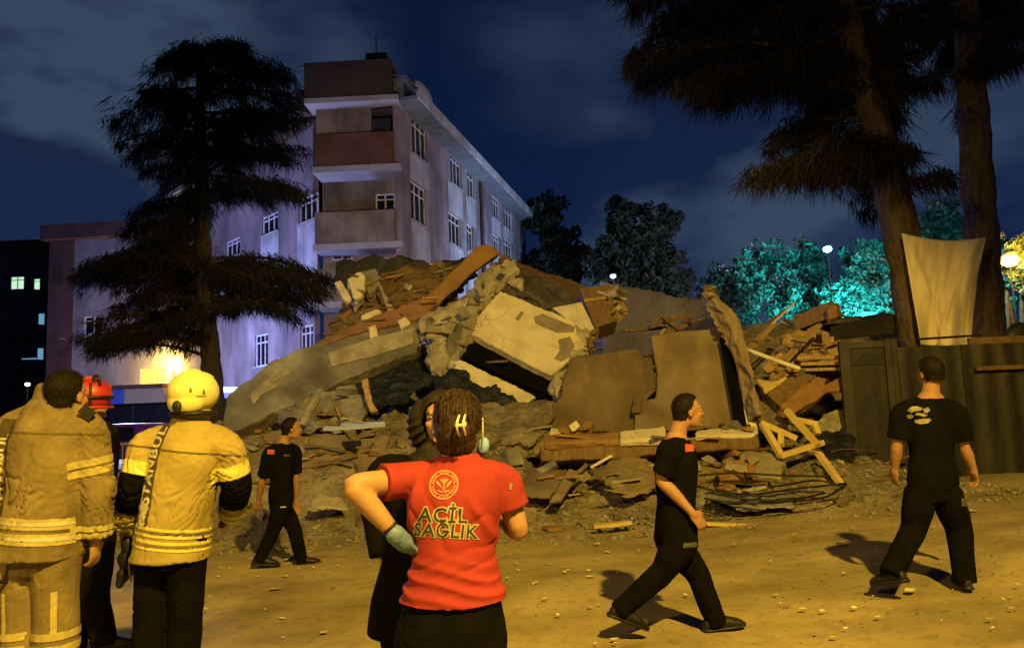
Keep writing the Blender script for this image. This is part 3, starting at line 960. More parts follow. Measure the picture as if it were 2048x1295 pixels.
def conifer(name, label, trunk, rad, tips, Y, seed, bark, need, density=60, droop=.55, bl=.42, wd=.014, ydep=1.8, extra=0, base_z=None, group=None, hang=1.0, behind=None):
    rnd = random.Random(seed)
    T = [P(x, y, Y + dy) for (x, y, dy) in trunk]
    base = V((T[0].x, T[0].y, T[0].z))
    root = empty(name, base, label, 'tree', group)
    bm = bmesh.new(); tube(bm, T, rad, 20, 6)
    fix(bm); bmesh.ops.subdivide_edges(bm, edges=bm.edges, cuts=2, use_grid_fill=True); bm.normal_update()
    for v in bm.verts:
        q_ = V((v.co.x * 7, v.co.y * 7, v.co.z * 1.6))
        v.co += v.normal * ((1 - abs(noise.noise(q_)) * 2.5) * .022 + noise.noise(v.co * 2) * .03 + (.018 * noise.noise(V((0, 0, v.co.z * 5))))) 
    obj('trunk', fix(bm), bark, root, True)
    vs, fs = [], []
    limbs = bmesh.new()
    def trunk_at(z):
        for a, b in zip(T[:-1], T[1:]):
            if min(a.z, b.z) <= z <= max(a.z, b.z):
                return a.lerp(b, (z - a.z) / (b.z - a.z) if b.z != a.z else 0)
        return T[-1].copy() if z > T[-1].z else T[0].copy()
    allt = []
    for tp in tips:
        x, y = tp[0], tp[1]
        dy = tp[2] if len(tp) > 2 else rnd.uniform(-ydep, ydep)
        if behind and abs(x - behind(y)) < 110: dy = abs(dy) + .5
        allt.append(P(x, y, Y + dy))
    for k in range(extra):
        a = rnd.choice([q for q in allt if q.z < T[-1].z - 2.2])
        t0 = trunk_at(a.z)
        r = (a - t0).length * rnd.uniform(.5, .95)
        an = rnd.choice([rnd.uniform(.6, 2.5), -rnd.uniform(.6, 2.5)])
        allt.append(V((t0.x + r * cos(an) * .8, t0.y + r * sin(an), a.z + rnd.uniform(-.4, .4))))
    for tip in allt:
        t0 = trunk_at(tip.z + rnd.uniform(-.2, .5))
        ln = (tip - t0).length
        mid = t0.lerp(tip, .5) + Z_ * ln * .10
        pts = [t0, mid, tip]
        tube(limbs, pts, [.05 * min(1.4, .5 + ln * .2), .035, .012], 6, 3)
        side = (tip - t0).cross(Z_)
        side = side.normalized() if side.length > .01 else X_
        own = rnd.uniform(.65, 1.4)
        nt_ = int(density * max(1.5, ln))
        for k in range(nt_):
            t = rnd.random() ** .75 * .86 + .14
            p = (t0 * (1 - t) ** 2 + (mid * 2 - (t0 + tip) * .5) * 2 * t * (1 - t) + tip * t * t)
            spread = (.16 + .42 * (1 - t) ** .6) * min(1, ln * .35) * 1.15
            q = p + side * rnd.gauss(0, .55) * spread + Z_ * rnd.gauss(0, .06)
            out_d = ((tip - t0).normalized() * rnd.uniform(.2, 1) + side * rnd.uniform(-.7, .7)).normalized()
            for j in range(10):
                d = (out_d * rnd.uniform(.1, 1) + V((rnd.gauss(0, .35), rnd.gauss(0, .35), 0)) - Z_ * rnd.uniform(.1, 1.2) * droop * 2).normalized()
                blade(vs, fs, q + V((rnd.gauss(0, .07), rnd.gauss(0, .07), rnd.gauss(0, .05))), d, bl * rnd.uniform(.5, 1.25) * own, wd * rnd.uniform(.7, 1.5), rnd)
    obj('limbs', fix(limbs), bark, root, True)
    pyobj('crown', vs, fs, need, root)
    return root


def broadleaf(name, label, x, ybase, Y, blobs, seed, leafm, n=260, ls=.17, group=None, trunk=True):
    rnd = random.Random(seed)
    b = P(x, ybase, Y)
    g0 = V((b.x, b.y, gz(b.x, b.y)))
    root = empty(name, g0, label, 'tree', group)
    vs, fs = [], []
    tb = bmesh.new()
    for (bx, by, br, dy) in blobs:
        c = P(bx, by, Y + dy); r = br / F * Y
        tube(tb, [g0 + V((0, 0, .0)), g0.lerp(c, .5) + V((rnd.uniform(-.3, .3), 0, .4)), c], [.2, .1, .03], 7, 3)
        subs = []
        for k in range(30):
            d = V((rnd.gauss(0, 1), rnd.gauss(0, 1), rnd.gauss(0, 1))).normalized()
            subs.append((c + d * r * rnd.uniform(.15, .98), r * rnd.uniform(.2, .4)))
        for (sc, sr) in subs:
            for k in range(int(n / 10)):
                d = V((rnd.gauss(0, 1), rnd.gauss(0, 1), rnd.gauss(0, 1))).normalized()
                p = sc + d * sr * rnd.uniform(.6, 1.0)
                nn = (d + V((rnd.gauss(0, .6), rnd.gauss(0, .6), rnd.gauss(0, .6)))).normalized()
                a, bb = basis(nn); s = ls * rnd.uniform(.6, 1.4)
                th = rnd.uniform(0, 6.3)
                a, bb = a * cos(th) + bb * sin(th), bb * cos(th) - a * sin(th)
                i = len(vs)
                vs.extend([p - a * s, p + bb * s * .45 + nn * s * .15, p + a * s, p - bb * s * .45 + nn * s * .1])
                fs.append((i, i + 1, i + 2, i + 3))
    if trunk: obj('trunk', fix(tb), M['barkd'], root, True)
    else: tb.free()
    pyobj('crown', vs, fs, leafm, root)
    return root


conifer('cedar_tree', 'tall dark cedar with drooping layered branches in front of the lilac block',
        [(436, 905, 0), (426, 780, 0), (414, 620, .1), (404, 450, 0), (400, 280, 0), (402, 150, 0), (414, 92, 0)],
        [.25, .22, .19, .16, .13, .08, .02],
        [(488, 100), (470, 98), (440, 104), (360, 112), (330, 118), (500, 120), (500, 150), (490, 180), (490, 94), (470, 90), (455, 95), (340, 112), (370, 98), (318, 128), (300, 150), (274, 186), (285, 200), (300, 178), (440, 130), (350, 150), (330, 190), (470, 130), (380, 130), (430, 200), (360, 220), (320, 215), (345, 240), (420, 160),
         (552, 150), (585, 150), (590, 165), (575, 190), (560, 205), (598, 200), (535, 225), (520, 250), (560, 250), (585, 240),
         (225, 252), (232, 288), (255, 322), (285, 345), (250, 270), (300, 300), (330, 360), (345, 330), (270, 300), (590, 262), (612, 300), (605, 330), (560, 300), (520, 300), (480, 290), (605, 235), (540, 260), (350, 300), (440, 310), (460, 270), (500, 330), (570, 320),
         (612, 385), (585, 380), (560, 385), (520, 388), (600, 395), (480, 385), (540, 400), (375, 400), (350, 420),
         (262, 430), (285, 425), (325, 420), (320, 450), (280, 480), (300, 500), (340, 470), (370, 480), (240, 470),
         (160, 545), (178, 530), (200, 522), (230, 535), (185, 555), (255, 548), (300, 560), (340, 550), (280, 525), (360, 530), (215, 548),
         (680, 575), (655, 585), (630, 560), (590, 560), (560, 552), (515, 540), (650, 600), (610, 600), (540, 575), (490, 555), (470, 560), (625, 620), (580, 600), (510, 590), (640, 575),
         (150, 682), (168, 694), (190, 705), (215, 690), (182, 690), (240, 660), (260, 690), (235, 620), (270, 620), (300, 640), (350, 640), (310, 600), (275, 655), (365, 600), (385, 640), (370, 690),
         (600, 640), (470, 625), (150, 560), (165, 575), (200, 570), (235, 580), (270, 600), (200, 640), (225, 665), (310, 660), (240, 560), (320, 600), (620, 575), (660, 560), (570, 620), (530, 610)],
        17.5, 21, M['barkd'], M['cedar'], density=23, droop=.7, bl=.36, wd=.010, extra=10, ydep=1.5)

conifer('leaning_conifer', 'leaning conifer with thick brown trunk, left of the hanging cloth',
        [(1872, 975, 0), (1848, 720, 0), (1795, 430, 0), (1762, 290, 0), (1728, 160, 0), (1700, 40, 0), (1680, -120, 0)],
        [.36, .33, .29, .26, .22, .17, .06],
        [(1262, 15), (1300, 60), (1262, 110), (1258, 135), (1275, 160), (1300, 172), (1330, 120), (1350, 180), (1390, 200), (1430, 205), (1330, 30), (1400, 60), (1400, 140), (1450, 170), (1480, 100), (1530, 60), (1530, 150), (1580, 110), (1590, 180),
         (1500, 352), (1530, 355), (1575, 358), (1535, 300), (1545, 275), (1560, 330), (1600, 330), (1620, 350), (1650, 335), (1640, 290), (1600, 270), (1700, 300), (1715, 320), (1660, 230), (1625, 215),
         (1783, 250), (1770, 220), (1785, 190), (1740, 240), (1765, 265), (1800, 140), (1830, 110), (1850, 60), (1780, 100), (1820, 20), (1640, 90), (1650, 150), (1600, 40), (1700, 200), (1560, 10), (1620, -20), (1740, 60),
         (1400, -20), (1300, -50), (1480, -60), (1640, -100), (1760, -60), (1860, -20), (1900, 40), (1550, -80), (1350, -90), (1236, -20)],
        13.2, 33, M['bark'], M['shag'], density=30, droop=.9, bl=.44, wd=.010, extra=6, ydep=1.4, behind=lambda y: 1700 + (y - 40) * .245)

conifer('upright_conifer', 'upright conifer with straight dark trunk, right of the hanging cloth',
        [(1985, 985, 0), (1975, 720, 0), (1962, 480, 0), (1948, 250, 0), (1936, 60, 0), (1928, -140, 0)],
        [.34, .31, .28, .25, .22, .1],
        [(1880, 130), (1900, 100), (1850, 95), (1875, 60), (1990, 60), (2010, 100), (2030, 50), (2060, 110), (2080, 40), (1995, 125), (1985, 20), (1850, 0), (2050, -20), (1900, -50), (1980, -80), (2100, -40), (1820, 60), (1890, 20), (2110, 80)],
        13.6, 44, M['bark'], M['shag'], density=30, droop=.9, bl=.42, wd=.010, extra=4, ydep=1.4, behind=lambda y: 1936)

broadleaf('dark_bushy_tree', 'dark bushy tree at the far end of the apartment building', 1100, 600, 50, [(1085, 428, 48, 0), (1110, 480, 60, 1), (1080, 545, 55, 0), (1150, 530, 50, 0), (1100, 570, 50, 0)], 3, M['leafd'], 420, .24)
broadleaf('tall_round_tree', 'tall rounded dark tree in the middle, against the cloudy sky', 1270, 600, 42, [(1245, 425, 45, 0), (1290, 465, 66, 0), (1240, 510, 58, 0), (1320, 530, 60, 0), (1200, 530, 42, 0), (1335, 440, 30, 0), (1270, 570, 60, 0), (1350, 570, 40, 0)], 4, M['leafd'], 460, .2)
broadleaf('teal_lit_tree', 'wide tree lit dull teal, left of the bright floodlight', 1560, 640, 31, [(1470, 560, 50, 0), (1530, 530, 54, 0), (1600, 530, 54, 0), (1570, 590, 58, -.5), (1500, 610, 50, -.6), (1640, 570, 46, 0), (1435, 590, 40, 0), (1620, 630, 50, 0)], 5, M['leaf'], 460, .13)
broadleaf('bright_teal_tree', 'brightly lit turquoise tree touching the leaning trunk', 1720, 640, 29, [(1715, 515, 34, 0), (1750, 545, 46, 0), (1700, 580, 48, 0), (1750, 600, 50, 0), (1690, 640, 46, 0), (1765, 500, 30, 0), (1665, 600, 36, 0), (1770, 640, 44, 0)], 6, M['leaf'], 520, .11)
broadleaf('far_teal_tree', 'faint teal tree top above the hanging cloth', 1870, 640, 34, [(1830, 455, 38, 0), (1885, 440, 42, 0), (1915, 460, 36, 0), (1850, 500, 50, 0), (1900, 520, 50, 0)], 7, M['leaf'], 420, .14)
broadleaf('lamp_lit_tree', 'tree around the yellow street lamp at the right edge', 2020, 640, 28.0, [(2012, 500, 30, -.7), (2042, 520, 34, -.8), (2002, 545, 26, -.6), (2040, 556, 30, -.8), (2060, 490, 30, -.6), (2060, 600, 36, 0)], 8, M['leaf'], 420, .10)
# ------------------------------------------------------------------ collapsed building pieces
fs_ = slab('floor_slab', 'long flat grey plastered slab sloping down to the left end of the heap', 'slab',
     onplane([(450, 830, 12.5), (838, 640, 14.2), (640, 790, 12.9)], [(446, 868), (455, 790), (545, 720), (640, 682), (700, 664), (838, 632), (834, 702), (780, 722), (722, 746), (600, 802), (520, 838)]), .4, M['conc'], .03, .007, .035, 1)
slab('plaster_patch', 'paler plaster', None, onplane([(450, 830, 12.45), (838, 640, 14.15), (640, 790, 12.85)], [(655, 704), (740, 676), (828, 652), (828, 684), (745, 712), (662, 732)]), .04, M['conc_l'], .02, .004, .02, 102, fs_)
slab('plaster_patch', 'torn plaster edge', None, onplane([(450, 830, 12.45), (838, 640, 14.15), (640, 790, 12.85)], [(500, 786), (530, 760), (572, 734), (584, 742), (548, 762), (560, 768), (520, 790), (506, 810)]), .05, M['conc_l'], .02, .008, .02, 103, fs_)
rd_ = random.Random(8)
for k in range(12):
    t = k / 11
    p0 = P(836 - 4 * t, 642 + 60 * t, 14.15)
    d0 = V((rd_.uniform(.3, .8), rd_.uniform(-.5, .1), rd_.uniform(-.6, .25)))
    bm = bmesh.new(); tube(bm, [p0 - d0 * .15, p0 + d0 * .25, p0 + d0 * .5 + V((rd_.uniform(-.1, .1), -.05, rd_.uniform(-.25, .05)))], .011, 6, 4)
    obj('rebar', fix(bm), M['rust'], fs_, True)
pb = slab('parapet_beam', 'reddish parapet beam with white painted blocks lying on the grey slab', 'beam',
          [(622, 690, 13.75), (700, 648, 13.95), (770, 622, 14.15), (868, 583, 14.45), (872, 610, 14.4), (838, 636, 14.1), (700, 668, 13.75), (640, 690, 13.6)], .5, M['redbeam'], .03, .01, .025, 2)
slab('painted_block', None, None, [(737, 653, 13.86), (751, 648, 13.9), (757, 672, 13.85), (740, 678, 13.8)], .14, M['white'], .03, .008, 0, 3, pb)
slab('painted_block', None, None, [(795, 640, 14.0), (810, 632, 14.05), (822, 645, 14.0), (802, 660, 13.95)], .14, M['white'], .03, .008, 0, 4, pb)
slab('ridge_beam', 'long orange brown beam climbing to the peak of the heap', 'beam',
     [(845, 602, 14.5), (900, 545, 14.8), (955, 492, 15.1), (978, 488, 15.2), (1003, 506, 15.3), (985, 516, 15.2), (930, 560, 14.9), (862, 622, 14.5)], .5, M['orangebeam'], .03, .01, .025, 5)
tw = slab('torn_wall', 'torn olive grey wall hanging from the peak between beam and cream panel', 'wall fragment',
     [(985, 512, 15.0), (1006, 545, 14.8), (952, 640, 14.2), (925, 690, 13.8), (888, 752, 13.4), (862, 752, 13.4), (856, 715, 13.6), (885, 655, 14.1), (862, 642, 14.2), (930, 585, 14.7)], .32, M['olive'], .04, .06, .1, 6)
for k, (m_x, pts) in enumerate([
    ('conc_l', [(998, 530, 14.7), (1030, 520, 14.7), (1042, 540, 14.6), (1002, 574, 14.4), (968, 612, 14.1), (945, 644, 13.9), (928, 630, 13.9), (955, 588, 14.2)]),
    ('olive', [(940, 592, 14.1), (966, 602, 14.0), (936, 682, 13.6), (906, 742, 13.2), (886, 754, 13.2), (900, 690, 13.5)]),
    ('conc_l', [(905, 602, 14.3), (935, 596, 14.2), (930, 640, 13.9), (895, 672, 13.7), (862, 674, 13.7), (848, 655, 13.9)]),
    ('conc_l', [(858, 690, 13.6), (885, 672, 13.6), (902, 692, 13.5), (882, 748, 13.2), (860, 742, 13.2)]),
    ('olive', [(838, 636, 14.1), (862, 622, 14.3), (900, 608, 14.4), (888, 632, 14.1), (850, 664, 13.9), (838, 690, 13.7)]),
    ('conc', [(910, 640, 13.8), (926, 648, 13.7), (912, 700, 13.4), (896, 720, 13.3), (894, 680, 13.5)])]):
    slab('torn_strip', None, None, pts, .16, M[m_x], .03, .05, .06, 400 + k, tw, freq=4.5)
for k, (x, y, s_) in enumerate([(900, 655, .2), (884, 700, .18), (925, 625, .16), (846, 652, .16), (960, 585, .18), (1010, 528, .16)]):
    bm = rock_bm((s_ * .9, s_ * .7, s_ * 1.4), 300 + k, P(x, y, 13.8 - (y - 560) * .002), .3)
    obj('lump', bm, M['conc_l'] if k % 2 else M['olive'], tw)
cw = empty('cream_wall_panel', P(1020, 800, 13.6), 'big tilted cream wall panel with a long dark window slot', 'wall panel')
CR = [(1000, 580, 14.3), (1180, 655, 14.0), (1104, 750, 13.35)]
slab('upper_section', None, None, onplane(CR, [(1000, 580), (1090, 618), (1180, 655), (1172, 690), (1104, 750), (1020, 708), (934, 664), (948, 640)]), .3, M['cream'], .03, .006, .02, 7, cw)
slab('lower_section', None, None, onplane(CR, [(905, 712), (985, 750), (1072, 792), (1050, 810), (985, 785), (930, 762), (898, 730)]), .3, M['cream'], .03, .008, .04, 8, cw)
slab('slot_shade_board', None, None, [(x_, y_, d_ + .22) for x_, y_, d_ in onplane(CR, [(926, 660), (1020, 706), (1120, 762), (1104, 792), (1000, 750), (904, 702)])], .06, M['void'], 0, 0, 0, 9, cw)  # board behind the gap, shade of the slot put into its black
slab('bare_patch', 'grey patch where the plaster is gone', None, [(x_, y_, d_ - .025) for x_, y_, d_ in onplane(CR, [(1068, 632), (1085, 626), (1120, 640), (1150, 652), (1148, 664), (1115, 664), (1085, 652), (1070, 644)])], .04, M['greyspot'], .02, .004, .015, 10, cw)
slab('bare_patch', 'grey patch where the plaster is gone', None, [(x_, y_, d_ - .025) for x_, y_, d_ in onplane(CR, [(1116, 678), (1140, 672), (1150, 690), (1140, 712), (1122, 722), (1108, 716), (1120, 700)])], .04, M['greyspot'], .02, .004, .015, 11, cw)
slab('gouge', None, None, [(x_, y_, d_ - .025) for x_, y_, d_ in onplane(CR, [(1031, 636), (1042, 622), (1047, 624), (1037, 640)])], .04, M['greyspot'], 0, 0, 0, 12, cw)
slab('broken_edge', None, None, [(1150, 648, 13.95), (1194, 668, 13.95), (1184, 700, 13.75), (1140, 770, 13.25), (1122, 792, 13.1), (1104, 770, 13.25), (1135, 728, 13.5), (1168, 690, 13.75)], .35, M['conc_l'], .035, .05, .07, 13, cw)
for k in range(12):
    t = k / 11
    p0 = P(1188 - 70 * t, 672 + 112 * t, 13.85 - .7 * t)
    d0 = V((rd_.uniform(.2, .7), rd_.uniform(-.6, -.1), rd_.uniform(-.5, .3)))
    bm = bmesh.new(); tube(bm, [p0 - d0 * .2, p0 + d0 * .2, p0 + d0 * .42 + V((rd_.uniform(-.1, .1), -.05, rd_.uniform(-.25, .0)))], .010, 6, 4)
    obj('rebar', fix(bm), M['rust'], cw, True)
slab('roof_slab', 'dark grey roof slab with ragged pale edge above the cream panel', 'slab',
     [(984, 524, 15.2), (1010, 520, 15.5), (1062, 548, 15.3), (1164, 604, 14.7), (1140, 624, 14.35), (1080, 604, 14.45), (1004, 574, 14.6)], .3, M['conc_d'], .04, .05, .09, 14)
slab('torn_edge', 'pale frayed concrete edge curling along the dark roof slab', 'wall fragment',
     [(986, 536, 14.75), (1010, 534, 14.7), (1048, 560, 14.6), (1044, 574, 14.5), (1012, 562, 14.55), (998, 582, 14.35), (980, 590, 14.3)], .14, M['conc_l'], .03, .06, .07, 15)
slab('collapsed_roof', 'brown collapsed roof sloping down behind the dark slab', 'roof',
     [(1000, 507, 16.0), (1060, 532, 16.6), (1160, 566, 16.8), (1250, 585, 17), (1215, 630, 15.8), (1165, 608, 15.4), (1060, 552, 15.7)], .3, M['wood_d'], .06, .04, .06, 16)
slab('collapsed_roof', 'dirt brown torn roof heaped left of the orange beam', 'roof',
     [(640, 712, 14.4), (660, 650, 15.2), (690, 600, 15.6), (745, 552, 16.4), (870, 528, 17), (945, 528, 16.6), (900, 580, 15.6), (850, 606, 15.0), (740, 650, 14.5)], .3, M['wood_d'], .055, .13, .1, 17, freq=2.2)
slab('white_sheet', 'plain white triangular sheet standing behind the cream panel', 'sheet', [(1106, 615, 14.25), (1163, 604, 14.5), (1196, 672, 14.2), (1150, 650, 14.2)], .04, M['white'], 0, 0, 0, 18)
slab('wall_block', 'pale square block tipped over on top of the torn roof', 'block', [(694, 556, 14.9), (721, 540, 15.1), (732, 556, 15.0), (728, 586, 14.8), (710, 600, 14.7)], .4, M['white'], .04, .02, .02, 19)
slab('wall_block', 'thin white plate leaning left of the pale square block', 'block', [(671, 564, 14.9), (681, 558, 15), (702, 594, 14.7), (697, 604, 14.7), (686, 598, 14.7)], .12, M['white'], .03, .01, .02, 20)
slab('wall_block', 'cream block resting just above the red parapet beam', 'block', [(720, 630, 14.05), (758, 612, 14.2), (767, 632, 14.1), (726, 652, 13.95)], .35, M['cream'], .03, .015, .02, 21)
slab('wall_block', 'olive rounded block behind the pale square block', 'block', [(722, 542, 15.3), (752, 536, 15.4), (762, 566, 15.2), (736, 586, 15.0)], .4, M['olive'], .04, .03, .03, 22)
slab('wall_strip', 'thin pale strip hanging diagonally over the torn roof', 'debris', [(756, 566, 14.8), (765, 572, 14.8), (786, 616, 14.4), (776, 624, 14.4)], .08, M['conc_l'], .02, .01, .02, 23)
slab('dark_boards', 'black broken fence standing behind the heap below the balconies', 'fence', [(668, 524, 20), (730, 512, 20), (800, 508, 20), (875, 530, 20), (930, 560, 20), (668, 580, 20)], .1, M['black'], .08, .02, .1, 24)
slab('dark_boards', 'black broken fence end at the foot of the pink wall', 'fence', [(882, 515, 21), (940, 512, 21), (950, 560, 21), (880, 560, 21)], .1, M['black'], .08, .02, .08, 25)
# flat brown walls
lp = empty('brown_wall_panel', P(1200, 870, 12.4), 'flat reddish brown wall panel standing left of the walking man', 'wall panel')
slab('panel', None, None, [(1140, 714, 12.75), (1200, 706, 12.75), (1277, 697, 12.75), (1290, 720, 12.72), (1306, 733, 12.7), (1314, 778, 12.62), (1292, 800, 12.55), (1294, 864, 12.4), (1100, 866, 12.3), (1068, 842, 12.3), (1122, 792, 12.5), (1126, 764, 12.6)], .22, M['brownwall'], .03, .007, .03, 26, lp)
slab('dark_patch', 'dark patch of stripped plaster', None, [(1284, 712, 12.73), (1304, 716, 12.7), (1313, 777, 12.58), (1284, 783, 12.58)], .05, M['darkspot'], .03, .004, .02, 27, lp)
rp = empty('tan_wall_panel', P(1390, 870, 12.3), 'flat tan wall panel with a tall black slot behind the walking man', 'wall panel')
slab('panel', None, None, [(1302, 671, 12.6), (1372, 660, 12.58), (1447, 652, 12.55), (1452, 690, 12.48), (1478, 852, 12.15), (1380, 860, 12.2), (1268, 862, 12.2), (1270, 800, 12.35), (1312, 796, 12.4), (1314, 740, 12.5)], .2, M['brownwall2'], .03, .006, .022, 28, rp)
slab('dark_patch', 'dark patch of stripped plaster', None, [(1268, 790, 12.3), (1286, 787, 12.3), (1283, 824, 12.2), (1262, 826, 12.2)], .05, M['darkspot'], .03, .004, .015, 29, rp)
slab('slot', None, None, [(1440, 674, 12.25), (1460, 672, 12.25), (1494, 852, 11.9), (1472, 853, 11.9)], .05, M['void'], 0, 0, 0, 30, rp)  # thin black board painted as the dark inside of the slot
slab('wall_post', 'cream post standing right of the black slot', 'post', [(1468, 722, 12.2), (1491, 720, 12.2), (1518, 868, 11.85), (1495, 868, 11.85)], .25, M['cream'], .03, .012, .03, 31)
slab('broken_column', 'tall broken tan column leaning left above the tan wall', 'column',
     [(1408, 580, 12.05), (1420, 574, 12.05), (1446, 598, 12.05), (1476, 630, 11.95), (1494, 690, 11.8), (1508, 745, 11.7), (1526, 830, 11.6), (1514, 830, 11.6), (1498, 740, 11.7), (1484, 716, 11.7), (1466, 655, 11.85), (1438, 616, 11.95)], .28, M['column'], .03, .02, .04, 32)
slab('ledge_slab', 'long dark brown fallen slab lying below the brown walls', 'slab', [(1080, 890, 11.2), (1300, 880, 11.15), (1522, 872, 11.1), (1520, 896, 11.1), (1300, 910, 11.1), (1082, 922, 11.15)], .85, M['wood_d'], .03, .01, .03, 33)
slab('ledge_facing', 'orange strip of facing along the left of the fallen slab', 'facing', [(1086, 884, 11.12), (1094, 868, 11.4), (1238, 862, 11.4), (1238, 880, 11.1)], .12, M['orangebeam'], .03, .015, .025, 34)
slab('ledge_facing', 'pale yellow strip of facing in the middle of the fallen slab', 'facing', [(1240, 881, 11.08), (1240, 862, 11.4), (1330, 852, 11.4), (1332, 876, 11.05)], .12, M['cream'], .03, .01, .02, 35)
slab('ledge_facing', 'cream sill strip right of the walking man', 'facing', [(1390, 872, 11.4), (1392, 860, 11.6), (1514, 848, 11.7), (1518, 868, 11.3)], .12, M['cream'], .03, .01, .03, 36)
for k, (x, y) in enumerate([(1130, 862), (1150, 856), (1178, 852), (1110, 866), (1165, 864)]):
    bm = rock_bm((.22, .16, .12), 340 + k, P(x, y, 11.5), .8)
    tag(obj('brick_piece', bm, M['cream'] if k % 2 else M['orangebeam']), ['second block from the left on the orange strip, orange', 'cream block in the middle of the orange strip', 'rightmost orange block on the orange strip', 'leftmost cream block on the orange strip', 'orange block half right on the orange strip'][k] + ' of the fallen slab', 'brick', 'broken blocks on the fallen slab')
slab('wooden_board', 'leaning grey brown board in the front rubble', 'board', [(1136, 934, 10.6), (1166, 944, 10.6), (1124, 1000, 10.1), (1096, 1004, 10.1)], .05, M['brownwall2'], .03, .005, .02, 37)
slab('brown_sheet', 'flat brown sheet lying in front of the fallen slab', 'sheet', [(1048, 932, 10.9), (1132, 936, 10.8), (1100, 990, 10.2), (1030, 990, 10.2)], .05, M['brownwall'], .03, .02, .04, 38)
slab('brown_sheet', 'crumpled brown sheet behind the walking man', 'sheet', [(1180, 935, 10.7), (1260, 905, 10.9), (1330, 930, 10.7), (1320, 975, 10.3), (1230, 985, 10.2)], .05, M['brownwall2'], .035, .07, .05, 39)
slab('plank', 'thin pale plank slanting in the front rubble', 'plank', [(1180, 932, 10.9), (1222, 908, 11.0), (1226, 912, 11.0), (1184, 936, 10.9)], .04, M['white'], 0, 0, 0, 40)
# left low part
slab('low_wall', 'flat low brown wall behind the small walking officer', 'wall fragment', [(474, 880, 11.1), (560, 856, 11.5), (640, 866, 11.5), (782, 868, 11.5), (772, 936, 11.0), (640, 920, 11), (480, 938, 10.9)], .4, M['brownwall2'], .05, .03, .06, 41)
slab('crumpled_sheet', 'crumpled grey sheet under the sloping slab', 'sheet', [(596, 800, 12.2), (620, 782, 12.4), (690, 780, 12.5), (722, 786, 12.5), (736, 822, 12.2), (716, 852, 12.0), (610, 852, 12.0)], .2, M['conc'], .04, .09, .06, 42)
slab('grey_rock', 'rounded grey chunk under the left of the sloping slab', 'rubble', [(560, 812, 12.2), (600, 795, 12.4), (615, 820, 12.2), (600, 850, 12.0), (560, 850, 12)], .4, M['conc'], .05, .07, .06, 43)
bm = bmesh.new(); beam(bm, P(640, 780, 12.1), P(604, 850, 11.7), .1, .06, .1); tag(obj('pale_post', fix(bm), M['conc_l']), 'pale post leaning in front of the crumpled grey sheet', 'post')
slab('wooden_post', 'yellow brown wooden post under the sloping slab', 'post', [(722, 758, 12.2), (736, 756, 12.2), (744, 800, 12.0), (756, 820, 11.9), (740, 824, 11.9), (730, 800, 12)], .12, M['wood'], .025, .01, .01, 44)
slab('pale_board', 'white board tinted as lit by blue light, lying beside the head of the small officer', 'board', [(646, 856, 11.5), (652, 850, 11.6), (700, 845, 11.7), (770, 842, 11.8), (770, 848, 11.7), (700, 854, 11.5)], .04, mat('blue_lit_white_board', (.36, .46, .8), (.45, .55, .9), bump=0), 0, 0, 0, 45)  # blue beacon reflection is put into the board colour
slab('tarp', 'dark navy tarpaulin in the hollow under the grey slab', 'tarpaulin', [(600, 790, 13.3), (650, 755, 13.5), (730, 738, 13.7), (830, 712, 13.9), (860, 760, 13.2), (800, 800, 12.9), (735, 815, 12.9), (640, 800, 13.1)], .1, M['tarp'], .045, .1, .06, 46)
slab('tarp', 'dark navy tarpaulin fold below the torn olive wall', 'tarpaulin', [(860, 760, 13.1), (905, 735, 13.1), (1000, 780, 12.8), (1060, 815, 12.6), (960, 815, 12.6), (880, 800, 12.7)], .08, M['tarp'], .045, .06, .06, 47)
slab('mud_pile', 'brown mound of dirt right of the two women', 'rubble', [(930, 800, 12.5), (1010, 805, 12.5), (1110, 800, 12.5), (1090, 868, 11.6), (1000, 880, 11.4), (940, 870, 11.4)], .5, M['mound'], .05, .06, .06, 48)
slab('rock_block', 'brown square block right of the small officer', 'block', [(700, 912, 11.0), (762, 890, 11.1), (790, 905, 11.1), (780, 955, 10.8), (716, 962, 10.6)], .5, M['brownwall2'], .045, .03, .04, 49)
slab('dark_hole_frame', 'dark broken frame piece on the low wall', 'debris', [(684, 882, 11.25), (722, 880, 11.25), (712, 898, 11.1), (692, 896, 11.1)], .06, M['black'], 0, 0, 0, 50)
slab('curled_sheet', 'curled pale sheet in the rubble right of the officer legs', 'sheet', [(612, 1018, 10.0), (640, 985, 10.2), (690, 1000, 10.2), (700, 1020, 10.0), (650, 1012, 10.0)], .03, M['conc_l'], .02, .03, .02, 51)
